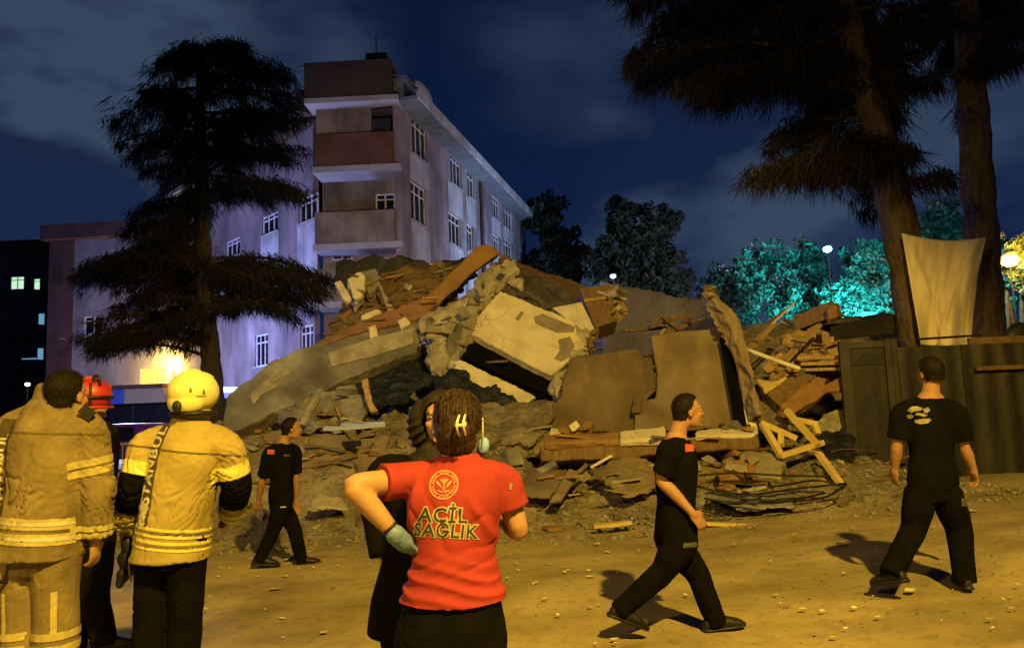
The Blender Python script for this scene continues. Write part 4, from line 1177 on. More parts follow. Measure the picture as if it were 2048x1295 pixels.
# back right
cb = slab('wooden_cabinet', 'dark brown wooden cabinet tipped on the heap behind the white sheet', 'cabinet', [(1160, 577, 14.9), (1222, 568, 15.0), (1236, 640, 14.6), (1190, 655, 14.5)], .5, M['wood_d'], 0, 0, 0, 52)
slab('side_panel', 'paler side panel', None, [(1223, 568, 14.98), (1258, 622, 15.0), (1252, 634, 14.9), (1237, 642, 14.6)], .05, M['wood'], 0, 0, 0, 53, cb)
slab('rail', None, None, [(1168, 598, 14.75), (1226, 590, 14.8), (1227, 595, 14.77), (1169, 603, 14.72)], .05, M['wood'], 0, 0, 0, 54, cb)
slab('far_wall', 'long purple grey wall beyond the heap under the trees', 'wall', [(1205, 562, 23), (1290, 580, 23), (1360, 592, 23), (1436, 600, 23), (1440, 760, 23), (1205, 760, 23)], .3, M['lilac'], .09, .05, .04, 55)
for k, (a, b) in enumerate([((1298, 655), (1386, 630)), ((1300, 642), (1378, 628)), ((1320, 668), (1400, 640)), ((1245, 662), (1330, 655))]):
    bm = bmesh.new(); beam(bm, P(*a, 13.6), P(*b, 13.9), .16, .05, .2)
    tag(obj('plank', fix(bm), M['wood_d']), ['middle brown plank of the pile above the tan wall', 'topmost brown plank of the pile above the tan wall', 'lowest right brown plank above the tan wall', 'brown plank nearest the cabinet above the brown wall'][k], 'plank', 'planks above the tan wall')
# right corner
def timber(name, label, cat, a, b, wd, ht, m, group=None):
    bm = bmesh.new(); beam(bm, P(*a), P(*b), wd, ht, .08)
    bmesh.ops.subdivide_edges(bm, edges=bm.edges, cuts=3, use_grid_fill=True)
    for v in bm.verts: v.co += V((noise.noise(v.co * 5), noise.noise(v.co * 5 + V((5, 0, 0))), noise.noise(v.co * 5 + V((0, 5, 0))))) * .012
    return tag(obj(name, fix(bm), M[m]), label, cat, group)


slab('orange_board', 'big orange brown boarded beam pointing down left beside the gate', 'beam', [(1563, 810, 11.2), (1630, 752, 11.7), (1655, 755, 11.7), (1648, 790, 11.5), (1586, 828, 11.1)], .2, M['orangebeam'], .03, .012, .02, 60)
slab('orange_board', 'orange brown board end touching the gate post', 'board', [(1648, 769, 11.7), (1698, 747, 11.9), (1698, 776, 11.8), (1650, 786, 11.6)], .1, M['orangebeam'], .03, .012, .02, 61)
slab('dark_board', 'dark brown board above the big orange beam', 'board', [(1534, 782, 11.6), (1596, 740, 12.0), (1634, 750, 11.9), (1563, 812, 11.35)], .08, M['wood_d'], .03, .01, .02, 62)
slab('yellow_board', 'bright yellow broken board beside the brown column', 'board', [(1512, 756, 11.9), (1540, 760, 11.9), (1575, 752, 11.9), (1574, 764, 11.8), (1532, 782, 11.6)], .06, M['yellowwood'], .02, .01, .03, 63)
bm = bmesh.new(); tube(bm, [P(1495, 699, 11.9), P(1540, 716, 11.7), P(1597, 736, 11.6)], .035, 8, 3); tag(obj('white_pipe', fix(bm), M['white'], smooth=True), 'white pipe slanting right from the brown column', 'pipe')
timber('plank', 'light plank leaning up right over the tan rubble', 'plank', (1567, 722, 12.0), (1638, 650, 12.4), .13, .05, 'wood')
timber('plank', 'thin plank leaning against the brown column top', 'plank', (1497, 697, 12.2), (1546, 650, 12.6), .09, .05, 'wood')
timber('rod', 'thin pale rod sticking up at the heap skyline', 'rod', (1540, 652, 12.8), (1590, 604, 13.2), .03, .03, 'white')
timber('rod', 'second thin brown rod beneath the pale skyline rod', 'rod', (1532, 648, 12.9), (1572, 618, 13.3), .03, .03, 'wood_d')
timber('square_beam', 'square brown beam with light orange end on the skyline', 'beam', (1600, 648, 13.6), (1672, 618, 13.0), .3, .26, 'wood_d')
slab('beam_end', 'light orange broken face at the end of the skyline beam', 'beam', [(1654, 612, 12.8), (1674, 606, 12.8), (1676, 634, 12.7), (1656, 640, 12.7)], .1, M['redbeam'], .03, .015, .02, 64)
slab('dirt_slope', 'brown slope of broken boards left of the gate', 'debris', [(1530, 722, 12.3), (1580, 668, 12.9), (1636, 648, 13.2), (1690, 690, 12.8), (1698, 730, 12.4), (1600, 735, 12.1)], .3, M['wood'], .045, .08, .06, 65)
slab('brown_mass', 'brown broken infill below the column beside the window frame', 'debris', [(1500, 740, 12.2), (1530, 780, 12.0), (1560, 815, 11.7), (1570, 850, 11.4), (1520, 850, 11.6), (1508, 800, 12)], .25, M['mound'], .04, .06, .05, 66)
for k, (x0, x1, y) in enumerate([(1592, 1692, 716), (1600, 1696, 728), (1584, 1690, 740)]):
    timber('board', ['top', 'middle', 'bottom'][k] + ' flat tan board in the stack left of the gate', 'board', (x0, y, 12.1), (x1, y - 2, 12.0), .2, .05, 'wood', 'boards left of the gate')
timber('dark_girder', 'black girder behind the gate top and leaning trunk', 'beam', (1640, 668, 13.6), (1800, 648, 13.6), .35, .3, 'black')
slab('tan_boulder', 'rough tan boulder beside the gate post', 'boulder', [(1622, 852, 11.9), (1640, 828, 12.0), (1668, 816, 12.0), (1702, 820, 12.0), (1702, 862, 11.8), (1660, 860, 11.8)], .4, M['conc_l'], .04, .08, .06, 67)
slab('black_plastic', 'black plastic sheet bunched at the gate post foot', 'plastic sheet', [(1636, 860, 11.5), (1702, 856, 11.6), (1706, 972, 10.9), (1690, 966, 10.9), (1660, 925, 11.1)], .12, M['black'], .04, .07, .05, 68)
wf = empty('window_frame', P(1580, 925, 10.7), 'broken pale yellow window frame tangled at the right end of the heap', 'window frame')
for a, b in [((1523, 844, 10.9), (1594, 876, 10.7)), ((1524, 846, 10.9), (1563, 912, 10.5)), ((1560, 911, 10.5), (1645, 884, 10.7)), ((1573, 820, 11.0), (1636, 890, 10.6)), ((1636, 905, 10.6), (1682, 968, 10.3)), ((1592, 838, 10.95), (1628, 846, 10.9)), ((1627, 844, 10.9), (1636, 868, 10.8)), ((1563, 864, 10.78), (1562, 890, 10.6))]:
    bm = bmesh.new(); beam(bm, P(*a), P(*b), .085, .07, .08); obj('rail', fix(bm), M['yellowwood'], wf)
slab('cardboard_box', 'crushed olive cardboard box left of the broken window frame', 'box', [(1466, 930, 10.6), (1502, 896, 10.8), (1562, 905, 10.7), (1560, 952, 10.3), (1520, 958, 10.3)], .25, M['olive'], .035, .04, .03, 69)
slab('orange_sheet', 'orange panel with a dark hole beside the crushed box', 'sheet', [(1432, 938, 10.5), (1470, 916, 10.6), (1512, 926, 10.5), (1508, 962, 10.2), (1440, 962, 10.2)], .06, M['orangebeam'], .03, .015, .03, 70)
slab('grey_plastic', 'grey plastic sheet flattened on the ground by the black cables', 'plastic sheet', [(1405, 990, 9.9), (1470, 975, 10.1), (1600, 985, 10.0), (1590, 1012, 9.6), (1480, 1016, 9.55)], .04, M['conc'], .03, .04, .05, 71)
ct = empty('cable_tangle', P(1540, 1000, 9.8), 'tangle of black cables looping over the ground left of the gate', 'cables')
for k, pts in enumerate([[(1400, 950), (1470, 945), (1560, 950), (1660, 952)], [(1396, 972), (1480, 990), (1580, 978), (1690, 966)], [(1420, 985), (1520, 1000), (1640, 996), (1692, 968)], [(1490, 944), (1492, 962), (1494, 985), (1520, 992)], [(1440, 962), (1540, 972), (1630, 960), (1685, 972)], [(1410, 996), (1470, 1004), (1560, 1004), (1650, 985)]]):
    bm = bmesh.new(); tube(bm, [P(x, y, 10.0 - .1 * k % 3 * .1 - (y - 945) * .012) for x, y in pts], .014, 6, 6)
    obj('cable', fix(bm), M['black'], ct, True)
timber('pale_strip', 'long pale strip on the ground left of the walking man', 'strip', (1186, 1052, 9.4), (1262, 1044, 9.5), .1, .04, 'yellowwood')
timber('pale_strip', 'long pale strip on the ground right of the walking man', 'strip', (1396, 1046, 9.35), (1552, 1052, 9.2), .09, .04, 'yellowwood')
timber('pale_strip', 'short pale strip on the ground behind the right man', 'strip', (1580, 1058, 9.0), (1700, 1062, 8.9), .05, .02, 'white')
timber('pale_strip', 'white pipe lying along the foot of the right hoarding', 'pipe', (1962, 1014, 9.6), (2060, 1018, 9.5), .05, .05, 'white')
slab('concrete_block', 'rough concrete block at the foot of the hoarding, right edge', 'block', [(2000, 968, 10.6), (2056, 964, 10.6), (2060, 1000, 10.2), (1998, 1000, 10.2)], .4, M['conc_l'], .04, .02, .02, 72)
# chunks and splinters that came to rest on the upper slabs
rnd = random.Random(91)
dg = bpy.context.evaluated_depsgraph_get(); dg.update()
zones = [(640, 900, 520, 690, 34), (1180, 1440, 560, 720, 30), (1490, 1700, 600, 760, 28), (1060, 1520, 850, 1000, 44), (470, 800, 770, 960, 40), (840, 1010, 500, 760, 8)]
nc = 0
for (x0, x1, y0, y1, cnt) in zones:
    got = 0
    for tr in range(1400):
        if got >= cnt: break
        x, y = rnd.uniform(x0, x1), rnd.uniform(y0, y1)
        ok, hit, nn, _, ho, _ = scene.ray_cast(dg, CAM, px_dir(x, y))
        if not ok or not 9 < hit.y < 17.5 or nn.z < .3 or ho.name.startswith(('trunk', 'crown', 'limbs', 'floor_slab', 'plaster', 'upper_section', 'lower_section', 'bare_patch', 'panel', 'tarp', 'wooden_cabinet', 'white_sheet')): continue
        got += 1
        if got % 5 < 2 and nc < 138:
            o = bpy.data.objects.new("chunk", pool[rnd.randrange(26)]); COL.objects.link(o); o.parent = mound
            sc_ = rnd.uniform(.3, .9); o.scale = (sc_, sc_, sc_); o.location = hit + Z_ * .04 * sc_ - WL[mound.name]
            o.rotation_euler = (rnd.uniform(-.6, .6), rnd.uniform(-.6, .6), rnd.uniform(0, 6.28)); nc += 1
        else:
            d_ = V((rnd.gauss(0, 1), rnd.gauss(0, .5), rnd.gauss(0, .16))).normalized(); L0 = rnd.uniform(.15, .7)
            bm = bmesh.new(); beam(bm, hit - d_ * L0 * .4 + Z_ * .03, hit + d_ * L0 * .6 + Z_ * .06, rnd.uniform(.02, .10), rnd.uniform(.012, .04), .3)
            obj('splinter', fix(bm), M[rnd.choice(['wood', 'wood_d', 'wood_d', 'conc_l', 'conc', 'brownwall2', 'rust'])], mound)
# litter on the road: flat pale scraps
rnd = random.Random(77)
vs, fs = [], []
for k in range(280):
    x = rnd.uniform(-3.2, 5.2); y = rnd.uniform(3.2, 9.4)
    c = V((x, y, gz(x, y) + .028)); s = rnd.uniform(.008, .04) * (1.8 if rnd.random() < .12 else 1)
    a = rnd.uniform(0, 6.3); i = len(vs)
    for t in range(5):
        r = s * rnd.uniform(.5, 1.1)
        vs.append(c + V((r * cos(a + t * 1.256), r * .7 * sin(a + t * 1.256), rnd.uniform(0, .012))))
    fs.append(tuple(range(i, i + 5)))
tag(pyobj('litter', vs, fs, M['white'], base=(0, 6, 0)), 'pale scraps of paper and plaster scattered over the dusty road', 'litter', None, 'stuff')

# ------------------------------------------------------------------ gate, hoarding, cloth
gt = empty('metal_gate', P(1740, 972, 11.6), 'dark grey sheet metal gate with posts at the right end of the heap', 'gate')
gw = Wall(P(1700, 900, 11.6), P(1812, 900, 11.5))
zg = gz(5.4, 11.6)
ztop = gw.at(1740, 682)[1]
Lg = gw.L
for a, b, nm in [(-.04, .1, 'post'), (.62, .72, 'post'), (Lg - .1, Lg, 'post')]:
    bm = bmesh.new(); gw.box(bm, (a, b), (-.05, .05), (zg - .1, ztop + (.02 if nm == 'post' else 0))); obj(nm, fix(bm), M['metal_post'], gt)
for a, b in [(.1, .62), (.72, Lg - .1)]:
    bm = bmesh.new(); gw.box(bm, (a + .004, b - .004), (-.02, .0), (zg, ztop - .1)); obj('panel', fix(bm), M['metal_gate'], gt)
    bm = bmesh.new(); gw.box(bm, (a + .004, b - .004), (-.03, .03), (ztop - .098, ztop)); obj('rail', fix(bm), M['metal_post'], gt)
    bm = bmesh.new(); gw.box(bm, (a + .02, b - .02), (.001, .02), (ztop - .36, ztop - .2)); obj('recess', fix(bm), M['black'], gt)
hd = empty('hoarding', P(1930, 972, 11.3), 'dark hoarding sheet behind the man at the right', 'hoarding')
hw = Wall(P(1814, 900, 11.4), P(2110, 900, 11.2))
zh = hw.at(1900, 690)[1]
x = 0
k = 0
while x < hw.L:
    wd_ = .9
    bm = bmesh.new()
    n_ = 24
    top = zh - (0 if x < 1.0 else .38)
    for i in range(n_):
        q0, q1 = x + wd_ * i / n_, x + wd_ * (i + 1) / n_
        d0, d1 = [.035 * noise.noise(V((q * 4.5, 3.3, k))) + .015 * sin(q * 22) for q in (q0, q1)]
        pv = [hw.o + hw.u * q0 + hw.n * d0 + Z_ * (zg - .1), hw.o + hw.u * q1 + hw.n * d1 + Z_ * (zg - .1), hw.o + hw.u * q1 + hw.n * (d1 * .6) + Z_ * top, hw.o + hw.u * q0 + hw.n * (d0 * .6) + Z_ * top]
        bm.faces.new([bm.verts.new(p_) for p_ in pv])
        bm.faces.new([bm.verts.new(p_ - hw.n * .03) for p_ in pv[::-1]])
    bmesh.ops.remove_doubles(bm, verts=bm.verts, dist=1e-4)
    obj('sheet_panel', fix(bm), M['metal_gate'] if x < 1.0 else M['black'], hd, True)
    x += wd_ + .01; k += 1
a0, _ = hw.at(1945, 735)
bm = bmesh.new(); hw.box(bm, (a0, hw.L), (.06, .12), (zh - .40, zh - .34)); obj('rail', fix(bm), M['rust'], hd)
bm = bmesh.new(); hw.box(bm, (a0, hw.L), (-.08, -.02), (zh - .34, zh + .1)); obj('brown_board', fix(bm), M['rust'], hd)
bm = bmesh.new(); tube(bm, [P(1835, 678, 11.5), P(1960, 670, 11.5)], .02, 6, 1); tag(obj('cross_bar', fix(bm), M['black']), 'thin dark bar crossing the lower end of the hanging cloth', 'bar')
# round dark chair-like object over the hoarding
bm = bmesh.new(); ell(bm, P(2045, 690, 11.6), X_ * .3, Y_ * .12, Z_ * .36, 3); tag(obj('round_board', bm, M['black'], smooth=True), 'black rounded board behind the hoarding at the right edge', 'board')
# beige cloth strung between the trunks
cv = []
n1, n2 = 44, 52
for j in range(n2 + 1):
    for i in range(n1 + 1):
        u, v_ = i / n1, j / n2
        sag = 11 * sin(pi * u) * (1 - v_) ** 1.5
        xl = 1803 + (1842 - 1803) * v_; xr = 1973 - (1973 - 1942) * v_ ** .8 + (-3 * sin(pi * v_))
        yl = 466 + (690 - 466) * v_; yr = 474 + (692 - 474) * v_
        dep_ = 12.75 - .12 * sin(u * 9 + v_ * 3) * (.3 + v_ * .5) - .16 * noise.noise(V((u * 4, v_ * 3, 1))) - .05 * abs(noise.noise(V((u * 9 + v_ * 2.5, v_ * 2 - u * 2, 4)))) - .05 * max(0, 1 - abs((1 - u) - v_ * .55 - .08) * 14) - .04 * max(0, 1 - abs(u - v_ * .4 - .05) * 14) - .15 * (1 - abs(u - .5) * 2) * v_
        cv.append(P(xl + (xr - xl) * u, yl + (yr - yl) * u + sag, dep_))
cf = []
for j in range(n2):
    for i in range(n1):
        a = j * (n1 + 1) + i
        cf.append((a, a + 1, a + n1 + 2, a + n1 + 1))
cl = pyobj('hanging_cloth', cv, cf, M['cloth'], base=P(1890, 690, 12.7), smooth=True)
so = cl.modifiers.new('thick', 'SOLIDIFY'); so.thickness = .008
tag(cl, 'beige cloth strung between the two conifer trunks', 'cloth')

# ------------------------------------------------------------------ vehicles and barriers behind the crowd
def vehicle(name, label, cat, c, yaw, ln, wd, ht, bodym, van=False, group=None):
    u = V((cos(yaw), sin(yaw), 0)); n_ = V((-sin(yaw), cos(yaw), 0))
    root = empty(name, c, label, cat, group)
    bm = bmesh.new()
    prof = [(-.5, .25), (-.5, .6), (-.47, .98), (.2, 1.0), (.36, .62), (.5, .52), (.5, .25)] if van else [(-.5, .25), (-.5, .58), (-.38, .62), (-.28, .98), (.1, 1.0), (.24, .64), (.48, .55), (.5, .25)]
    a = [bm.verts.new(c + u * p_[0] * ln + n_ * wd / 2 + Z_ * p_[1] * ht) for p_ in prof]
    b = [bm.verts.new(c + u * p_[0] * ln - n_ * wd / 2 + Z_ * p_[1] * ht) for p_ in prof]
    bm.faces.new(a); bm.faces.new(b[::-1])
    for i in range(len(prof)):
        j = (i + 1) % len(prof); bm.faces.new((a[i], b[i], b[j], a[j]))
    fix(bm); bmesh.ops.bevel(bm, geom=bm.edges[:], offset=.06, segments=2, affect='EDGES')
    obj('body', bm, bodym, root, True)
    for sgn in (-1, 1):
        bm = bmesh.new(); obox(bm, c, u, n_ * sgn, Z_, (-.26 * ln, .12 * ln), (wd / 2 + .002, wd / 2 + .015), (.66 * ht, .92 * ht)); obj('side_window', fix(bm), M['dglass'], root)
        for q in (-.32, .32):
            bm = bmesh.new(); w0 = c + u * q * ln + n_ * sgn * (wd / 2 - .08) + Z_ * .33
            loft(bm, [(w0 - n_ * .1, u * .33, Z_ * .33), (w0 + n_ * .1, u * .33, Z_ * .33)], 18); wh = obj('wheel', fix(bm), M['shoe'], root)
            bm = bmesh.new(); loft(bm, [(w0 - n_ * .115, u * .19, Z_ * .19), (w0 + n_ * .115, u * .19, Z_ * .19)], 14); obj('rim', fix(bm), M['tape_s'], wh)
        bm = bmesh.new(); obox(bm, c, u, n_ * sgn, Z_, (-.5 * ln - .02, -.5 * ln + .02), (wd * .28, wd * .44), (.42 * ht, .54 * ht)); obj('tail_light', fix(bm), M['rhelm'], root)
    return root, u, n_


c = P(490, 850, 24); c.z = 0
va, vu, vn = vehicle('ambulance', 'white emergency van with blue light bar behind the sloping slab', 'van', c, 2.9, 5.2, 2.0, 2.35, M['whitew'], True)
BLUE = (.24, .27, 1.0)
for q in (-.5, .5):
    bm = bmesh.new(); obox(bm, c, vu, vn, Z_, (.2, .5), (q - .42, q + .42), (2.36, 2.52)); obj('light_bar', fix(bm), emat('blue_beacon', (.2, .55, 1), 5), va)
lamp('blue_beacon_light', c + vu * -.2 + Z_ * 3.4 + V((-.5, -2.2, 1.2)), 1100, BLUE, .4)
lamp('violet_beacon_light', V((-16.0, 30.5, 4.0)), 4200, (.33, .40, 1.0), .6)
c = P(240, 860, 25); c.z = 0
vehicle('parked_car', 'dark maroon parked car between the two firefighters', 'car', c, 3.0, 4.3, 1.75, 1.5, mat('maroon_paint', (.08, .015, .03), (.1, .02, .04), bump=0, rough=.3, spec=.5))
c = P(5, 870, 22); c.z = 0
vehicle('parked_car', 'dark parked car at the left edge behind the first firefighter', 'car', c, .1, 4.3, 1.75, 1.5, mat('dark_paint', (.02, .02, .03), (.03, .03, .04), bump=0, rough=.3, spec=.5))
# emergency light standing out of sight beyond the heap, lighting the far end of the pink wall
c = V((6.2, 41, 0))
vb, vu, vn = vehicle('police_van', 'emergency van parked beyond the heap near the far end of the pink wall', 'van', c, 1.4, 5.0, 2.0, 2.3, M['whitew'], True)
bm = bmesh.new(); obox(bm, c, vu, vn, Z_, (.1, .4), (-.8, .8), (2.31, 2.46)); obj('light_bar', fix(bm), emat('blue_beacon_far', (.3, .55, 1), 5), vb)
lamp('far_blue_beacon_light', c + Z_ * 4.2 + V((-.5, -1, 0)), 3600, (.40, .52, 1.0), .4, 'SPOT', (-1.5, 43, 8.0), 105, .5)
lamp('near_wall_fill_light', V((9.5, 33.5, 7.0)), 2100, (.66, .63, 1.0), .5)  # added light without a vehicle, brightens the pink side wall
# crowd barriers
def barrier(label, xa, xb, Y):
    a, b = P(xa, 860, Y), P(xb, 860, Y); a.z = b.z = 0
    r = empty('crowd_barrier', (a + b) / 2, label, 'barrier', 'crowd barriers on the left')
    for z in (.2, 1.05):
        bm = bmesh.new(); tube(bm, [a + Z_ * z, b + Z_ * z], .025, 8, 1); obj('rail', fix(bm), M['tape_s'], r)
    for t in (0, 1):
        p_ = a.lerp(b, t); bm = bmesh.new(); tube(bm, [p_, p_ + Z_ * 1.07], .025, 8, 1); obj('post', fix(bm), M['tape_s'], r)
    for i in range(1, 10):
        p_ = a.lerp(b, i / 10); bm = bmesh.new(); tube(bm, [p_ + Z_ * .2, p_ + Z_ * 1.05], .01, 6, 1); obj('bar', fix(bm), M['tape_s'], r)


barrier('grey metal crowd barrier behind the first firefighter shoulder', 10, 132, 19)
barrier('grey metal crowd barrier between the two firefighters', 185, 272, 18)
# ------------------------------------------------------------------ people
def wrinkle(bm, amp, fx=7, fz=13, seed=0, fine=.35):
    """cloth relief: broad soft swells and a few curved creases that come and go"""
    o = V((seed * 3.1, seed * 1.7, seed))
    for v in bm.verts:
        p = v.co
        w1_ = noise.noise(p * 2.6 + o); w2_ = noise.noise(p * 3.1 + o + V((9, 2, 4)))
        d = noise.noise(p * 4.5 + o) * .75 + noise.noise(p * 9 + o) * .25
        q = V((p.x * fx * .6 + w1_ * 1.6, p.y * fx * .6 + w2_ * 1.6, (p.z + p.x * w1_ * 1.8) * fz * .62 + w2_ * 1.3)) + o
        n_ = noise.noise(q)
        gate = max(0, noise.noise(p * 3.2 + o + V((3, 8, 1))) * 1.9 + .35)
        d -= max(0, 1 - abs(n_) * 4.6) ** 1.5 * min(1, gate)
        n2 = noise.noise(q * 1.9 + V((5, 5, 5)))
        d -= max(0, 1 - abs(n2) * 4) ** 1.5 * .35 * min(1, max(0, .8 - gate))
        v.co += v.normal * amp * d
    bm.normal_update()
    return bm


def look(x, y, Y):
    p_ = P(x, y, Y)
    return p_, (p_ - CAM).normalized()


class Person:
    def __init__(s, label, Y, face, pel, neck, head, sc=1.0, group=None, tilt=0, hface=None, sw=1.0, wd=1.0, dp=1.0, base=None, skin='skin'):
        s.Y = Y; s.sc = sc; s.sw = sw; s.wd = wd; s.dp = dp; s.skin = skin
        a = R(face); s.f0 = V((sin(a), cos(a), 0)); s.r = V((cos(a), -sin(a), 0))
        s.pel = s.J(*pel); s.neck = s.J(*neck); s.hd = s.J(*head)
        s.u = (s.neck - s.pel).normalized(); s.f = s.u.cross(s.r).normalized()
        s.L = (s.neck - s.pel).length
        s.rn = (s.r - s.u * s.r.dot(s.u)).normalized()
        h = R(face if hface is None else hface)
        s.hf = V((sin(h), cos(h), 0)); s.hr = V((cos(h), -sin(h), 0)); s.hu = Z_.copy()
        s.hf = (s.hf + Z_ * tilt).normalized(); s.hu = s.hr.cross(s.hf).normalized()
        b = s.J(*base) if base else s.pel.copy()
        b.z = gz(b.x, b.y)
        s.root = empty('person', b, label, 'person', group)
        s.bm = bmesh.new()
        s.arms = {}; s.legs = {}

    def J(s, x, y, dy=0):
        return P(x, y, s.Y + dy)

    def at(s, t, dx=0, dy=0):
        return s.pel + s.u * s.L * t + s.r * dx + s.f * dy

    RINGS = [(-.20, .120, .095), (-.06, .165, .118), (.08, .168, .122), (.30, .142, .108), (.50, .155, .118), (.72, .178, .122), (.88, .160, .10), (.97, .105, .078), (1.03, .064, .064)]

    def torso(s, bm, grow=0, lo=-9, hi=9, rings=None, seg=28, hem=0):
        rg = []
        for (t, rx, ry) in (rings or s.RINGS):
            if t < lo or t > hi: continue
            g = grow * (1 if t < .9 else .45)
            rg.append((s.at(t), s.r * ((rx * s.sc * s.wd) + g), s.f * ((ry * s.sc * s.dp) + g)))
        # smooth between rings
        out_ = []
        n = len(rg)
        for i in range(n - 1):
            for k in range(4):
                t = k / 4; q = [rg[max(i - 1, 0)], rg[i], rg[i + 1], rg[min(i + 2, n - 1)]]
                cr = lambda a, b, c, d: .5 * ((2 * b) + (c - a) * t + (2 * a - 5 * b + 4 * c - d) * t * t + (3 * b - a - 3 * c + d) * t ** 3)
                out_.append(tuple(cr(q[0][m], q[1][m], q[2][m], q[3][m]) for m in range(3)))
        out_.append(rg[-1])
        loft(bm, out_, seg)

    def shoulder(s, sd):
        return s.at(.88, sd * .172 * s.sc * s.sw * s.wd, 0)

    def arm(s, sd, elbow, wrist, hand, sh=None, palm=None, curl=.5, hs=1.0, thumb=None):
        S = s.J(*sh) if sh else s.shoulder(sd)
        E, W, H = s.J(*elbow), s.J(*wrist), s.J(*hand)
        s.arms[sd] = (S, E, W, H)
        k = s.sc
        tube(s.bm, [s.at(.86, sd * .09 * k), S, S.lerp(E, .5), E, E.lerp(W, .35), W], [.06 * k, .058 * k, .048 * k, .041 * k, .043 * k, .027 * k], 16, 4)
        s.hand(s.bm, W, (H - W).normalized(), palm if palm else -s.r * sd, (thumb if thumb else s.f), k * hs, curl)

    def hand(s, bm, W, d, pn, th, k, curl, grow=0, nofing=False):
        pn = (pn - d * pn.dot(d)).normalized()
        ac = d.cross(pn).normalized()
        if ac.dot(th) < 0: sgn = -1
        else: sgn = 1
        side = ac * sgn
        tube(bm, [W - d * .015 * k, W + d * .03 * k], [.026 * k + grow, .03 * k + grow], 12, 2)
        ell(bm, W + d * .052 * k, d * .055 * k + d * grow, side * (.04 * k + grow), pn * (.017 * k + grow), 3)
        for i, (off, ln) in enumerate([(.030, .072), (.010, .08), (-.010, .075), (-.029, .06)]):
            b = W + d * .085 * k + side * off * k
            ang = curl * (.8 + .12 * i)
            p = [b - d * .02 * k, b]
            dd = (d + side * off * 2.5).normalized(); pp = b
            for q, fr in enumerate((.45, .32, .25)):
                a = ang * (q + .6) * .62
                dq = (dd * cos(a) + pn * sin(a)).normalized()
                pp = pp + dq * ln * fr * k; p.append(pp)
            tube(bm, p, [.0095 * k + grow, .0095 * k + grow, .009 * k + grow, .0085 * k + grow, .007 * k + grow], 8, 2)
        b = W + d * .025 * k + side * .03 * k
        tube(bm, [b - side * .01 * k, b + side * .02 * k + d * .02 * k + pn * .006 * k, b + side * .026 * k + d * .045 * k + pn * .016 * k, b + side * .02 * k + d * .066 * k + pn * .026 * k], [.014 * k + grow, .0125 * k + grow, .0105 * k + grow, .008 * k + grow], 8, 2)

    def leg(s, sd, knee, ankle, foot=0, pitch=0, hip=None):
        k = s.sc
        Hh = s.J(*hip) if hip else s.pel - s.u * .05 * k + s.r * sd * .088 * k * s.wd
        K, A_ = s.J(*knee), s.J(*ankle)
        s.legs[sd] = (Hh, K, A_, R(foot), R(pitch))
        tube(s.bm, [Hh + s.u * .04, Hh, Hh.lerp(K, .5), K, K.lerp(A_, .35), A_, A_ - Z_ * .03], [.085 * k, .09 * k, .075 * k, .055 * k, .055 * k, .036 * k, .034 * k], 16, 4)
        fd = V((sin(R(foot)), cos(R(foot)), 0)) * cos(R(pitch)) + Z_ * sin(R(pitch))
        tube(s.bm, [A_ - Z_ * .045 * k - fd * .03, A_ - Z_ * .05 * k + fd * .07 * k, A_ - Z_ * .06 * k + fd * .15 * k], [.034 * k, .032 * k, .024 * k], 10, 3)

    def head(s, neckr=.056):
        c, f, r, u, k = s.hd, s.hf, s.hr, s.hu, s.sc
        bm = s.bm
        E = lambda a, b, d, x, y, z: ell(bm, c + f * a * k + r * b * k + u * d * k, r * x * k, f * y * k, u * z * k, 3)
        E(-.012, 0, .022, .077, .096, .094)
        E(.028, 0, -.035, .061, .066, .084)
        E(.046, 0, -.088, .042, .04, .028)
        E(.086, 0, -.1, .018, .014, .014)
        E(.083, 0, .026, .048, .014, .012)
        E(.096, 0, .0, .009, .012, .026)
        E(.105, 0, -.022, .014, .017, .012)
        E(.09, 0, -.058, .024, .01, .007)
        E(.087, 0, -.07, .021, .01, .007)
        for sd in (-1, 1):
            E(.066, sd * .036, -.025, .022, .02, .022)
            E(-.012, sd * .08, -.012, .009, .02, .032)
        tube(bm, [c - u * .05 * k - f * .015 * k, c.lerp(s.neck, .6) - f * .01 * k, s.neck - s.u * .05 * k], [neckr * k, neckr * k, neckr * 1.25 * k], 16, 3)

    def eyes(s):
        c, f, r, u, k = s.hd, s.hf, s.hr, s.hu, s.sc
        for sd in (-1, 1):
            bm = bmesh.new(); ell(bm, c + f * .078 * k + r * sd * .031 * k + u * .006 * k, r * .016 * k, f * .014 * k, u * .009 * k, 2); e_ = obj('eye', bm, M['sclera'], s.root, True)
            bm = bmesh.new(); ell(bm, c + f * .0895 * k + r * sd * .031 * k + u * .006 * k, r * .006 * k, f * .004 * k, u * .006 * k, 2); obj('iris', bm, M['iris'], e_, True)
            bm = bmesh.new(); tube(bm, [c + f * (.088 - abs(q) * .008) * k + r * (sd * .031 + q * .022) * k + u * (.028 - abs(q) * .004) * k for q in (-1, 0, 1)], [.003 * k, .0045 * k, .003 * k], 6, 2); obj('eyebrow', fix(bm), M['hairb'], s.root, True)
        bm = bmesh.new(); ell(bm, c + f * .097 * k - u * .0635 * k, r * .021 * k, f * .004 * k, u * .006 * k, 2); obj('mouth', bm, mat('lips', (.3, .12, .09), bump=0), s.root, True)

    def finish_body(s, vox=.0075):
        b = remesh(s.bm, vox, 3, .5)
        obj('body', b, M[s.skin], s.root, True)

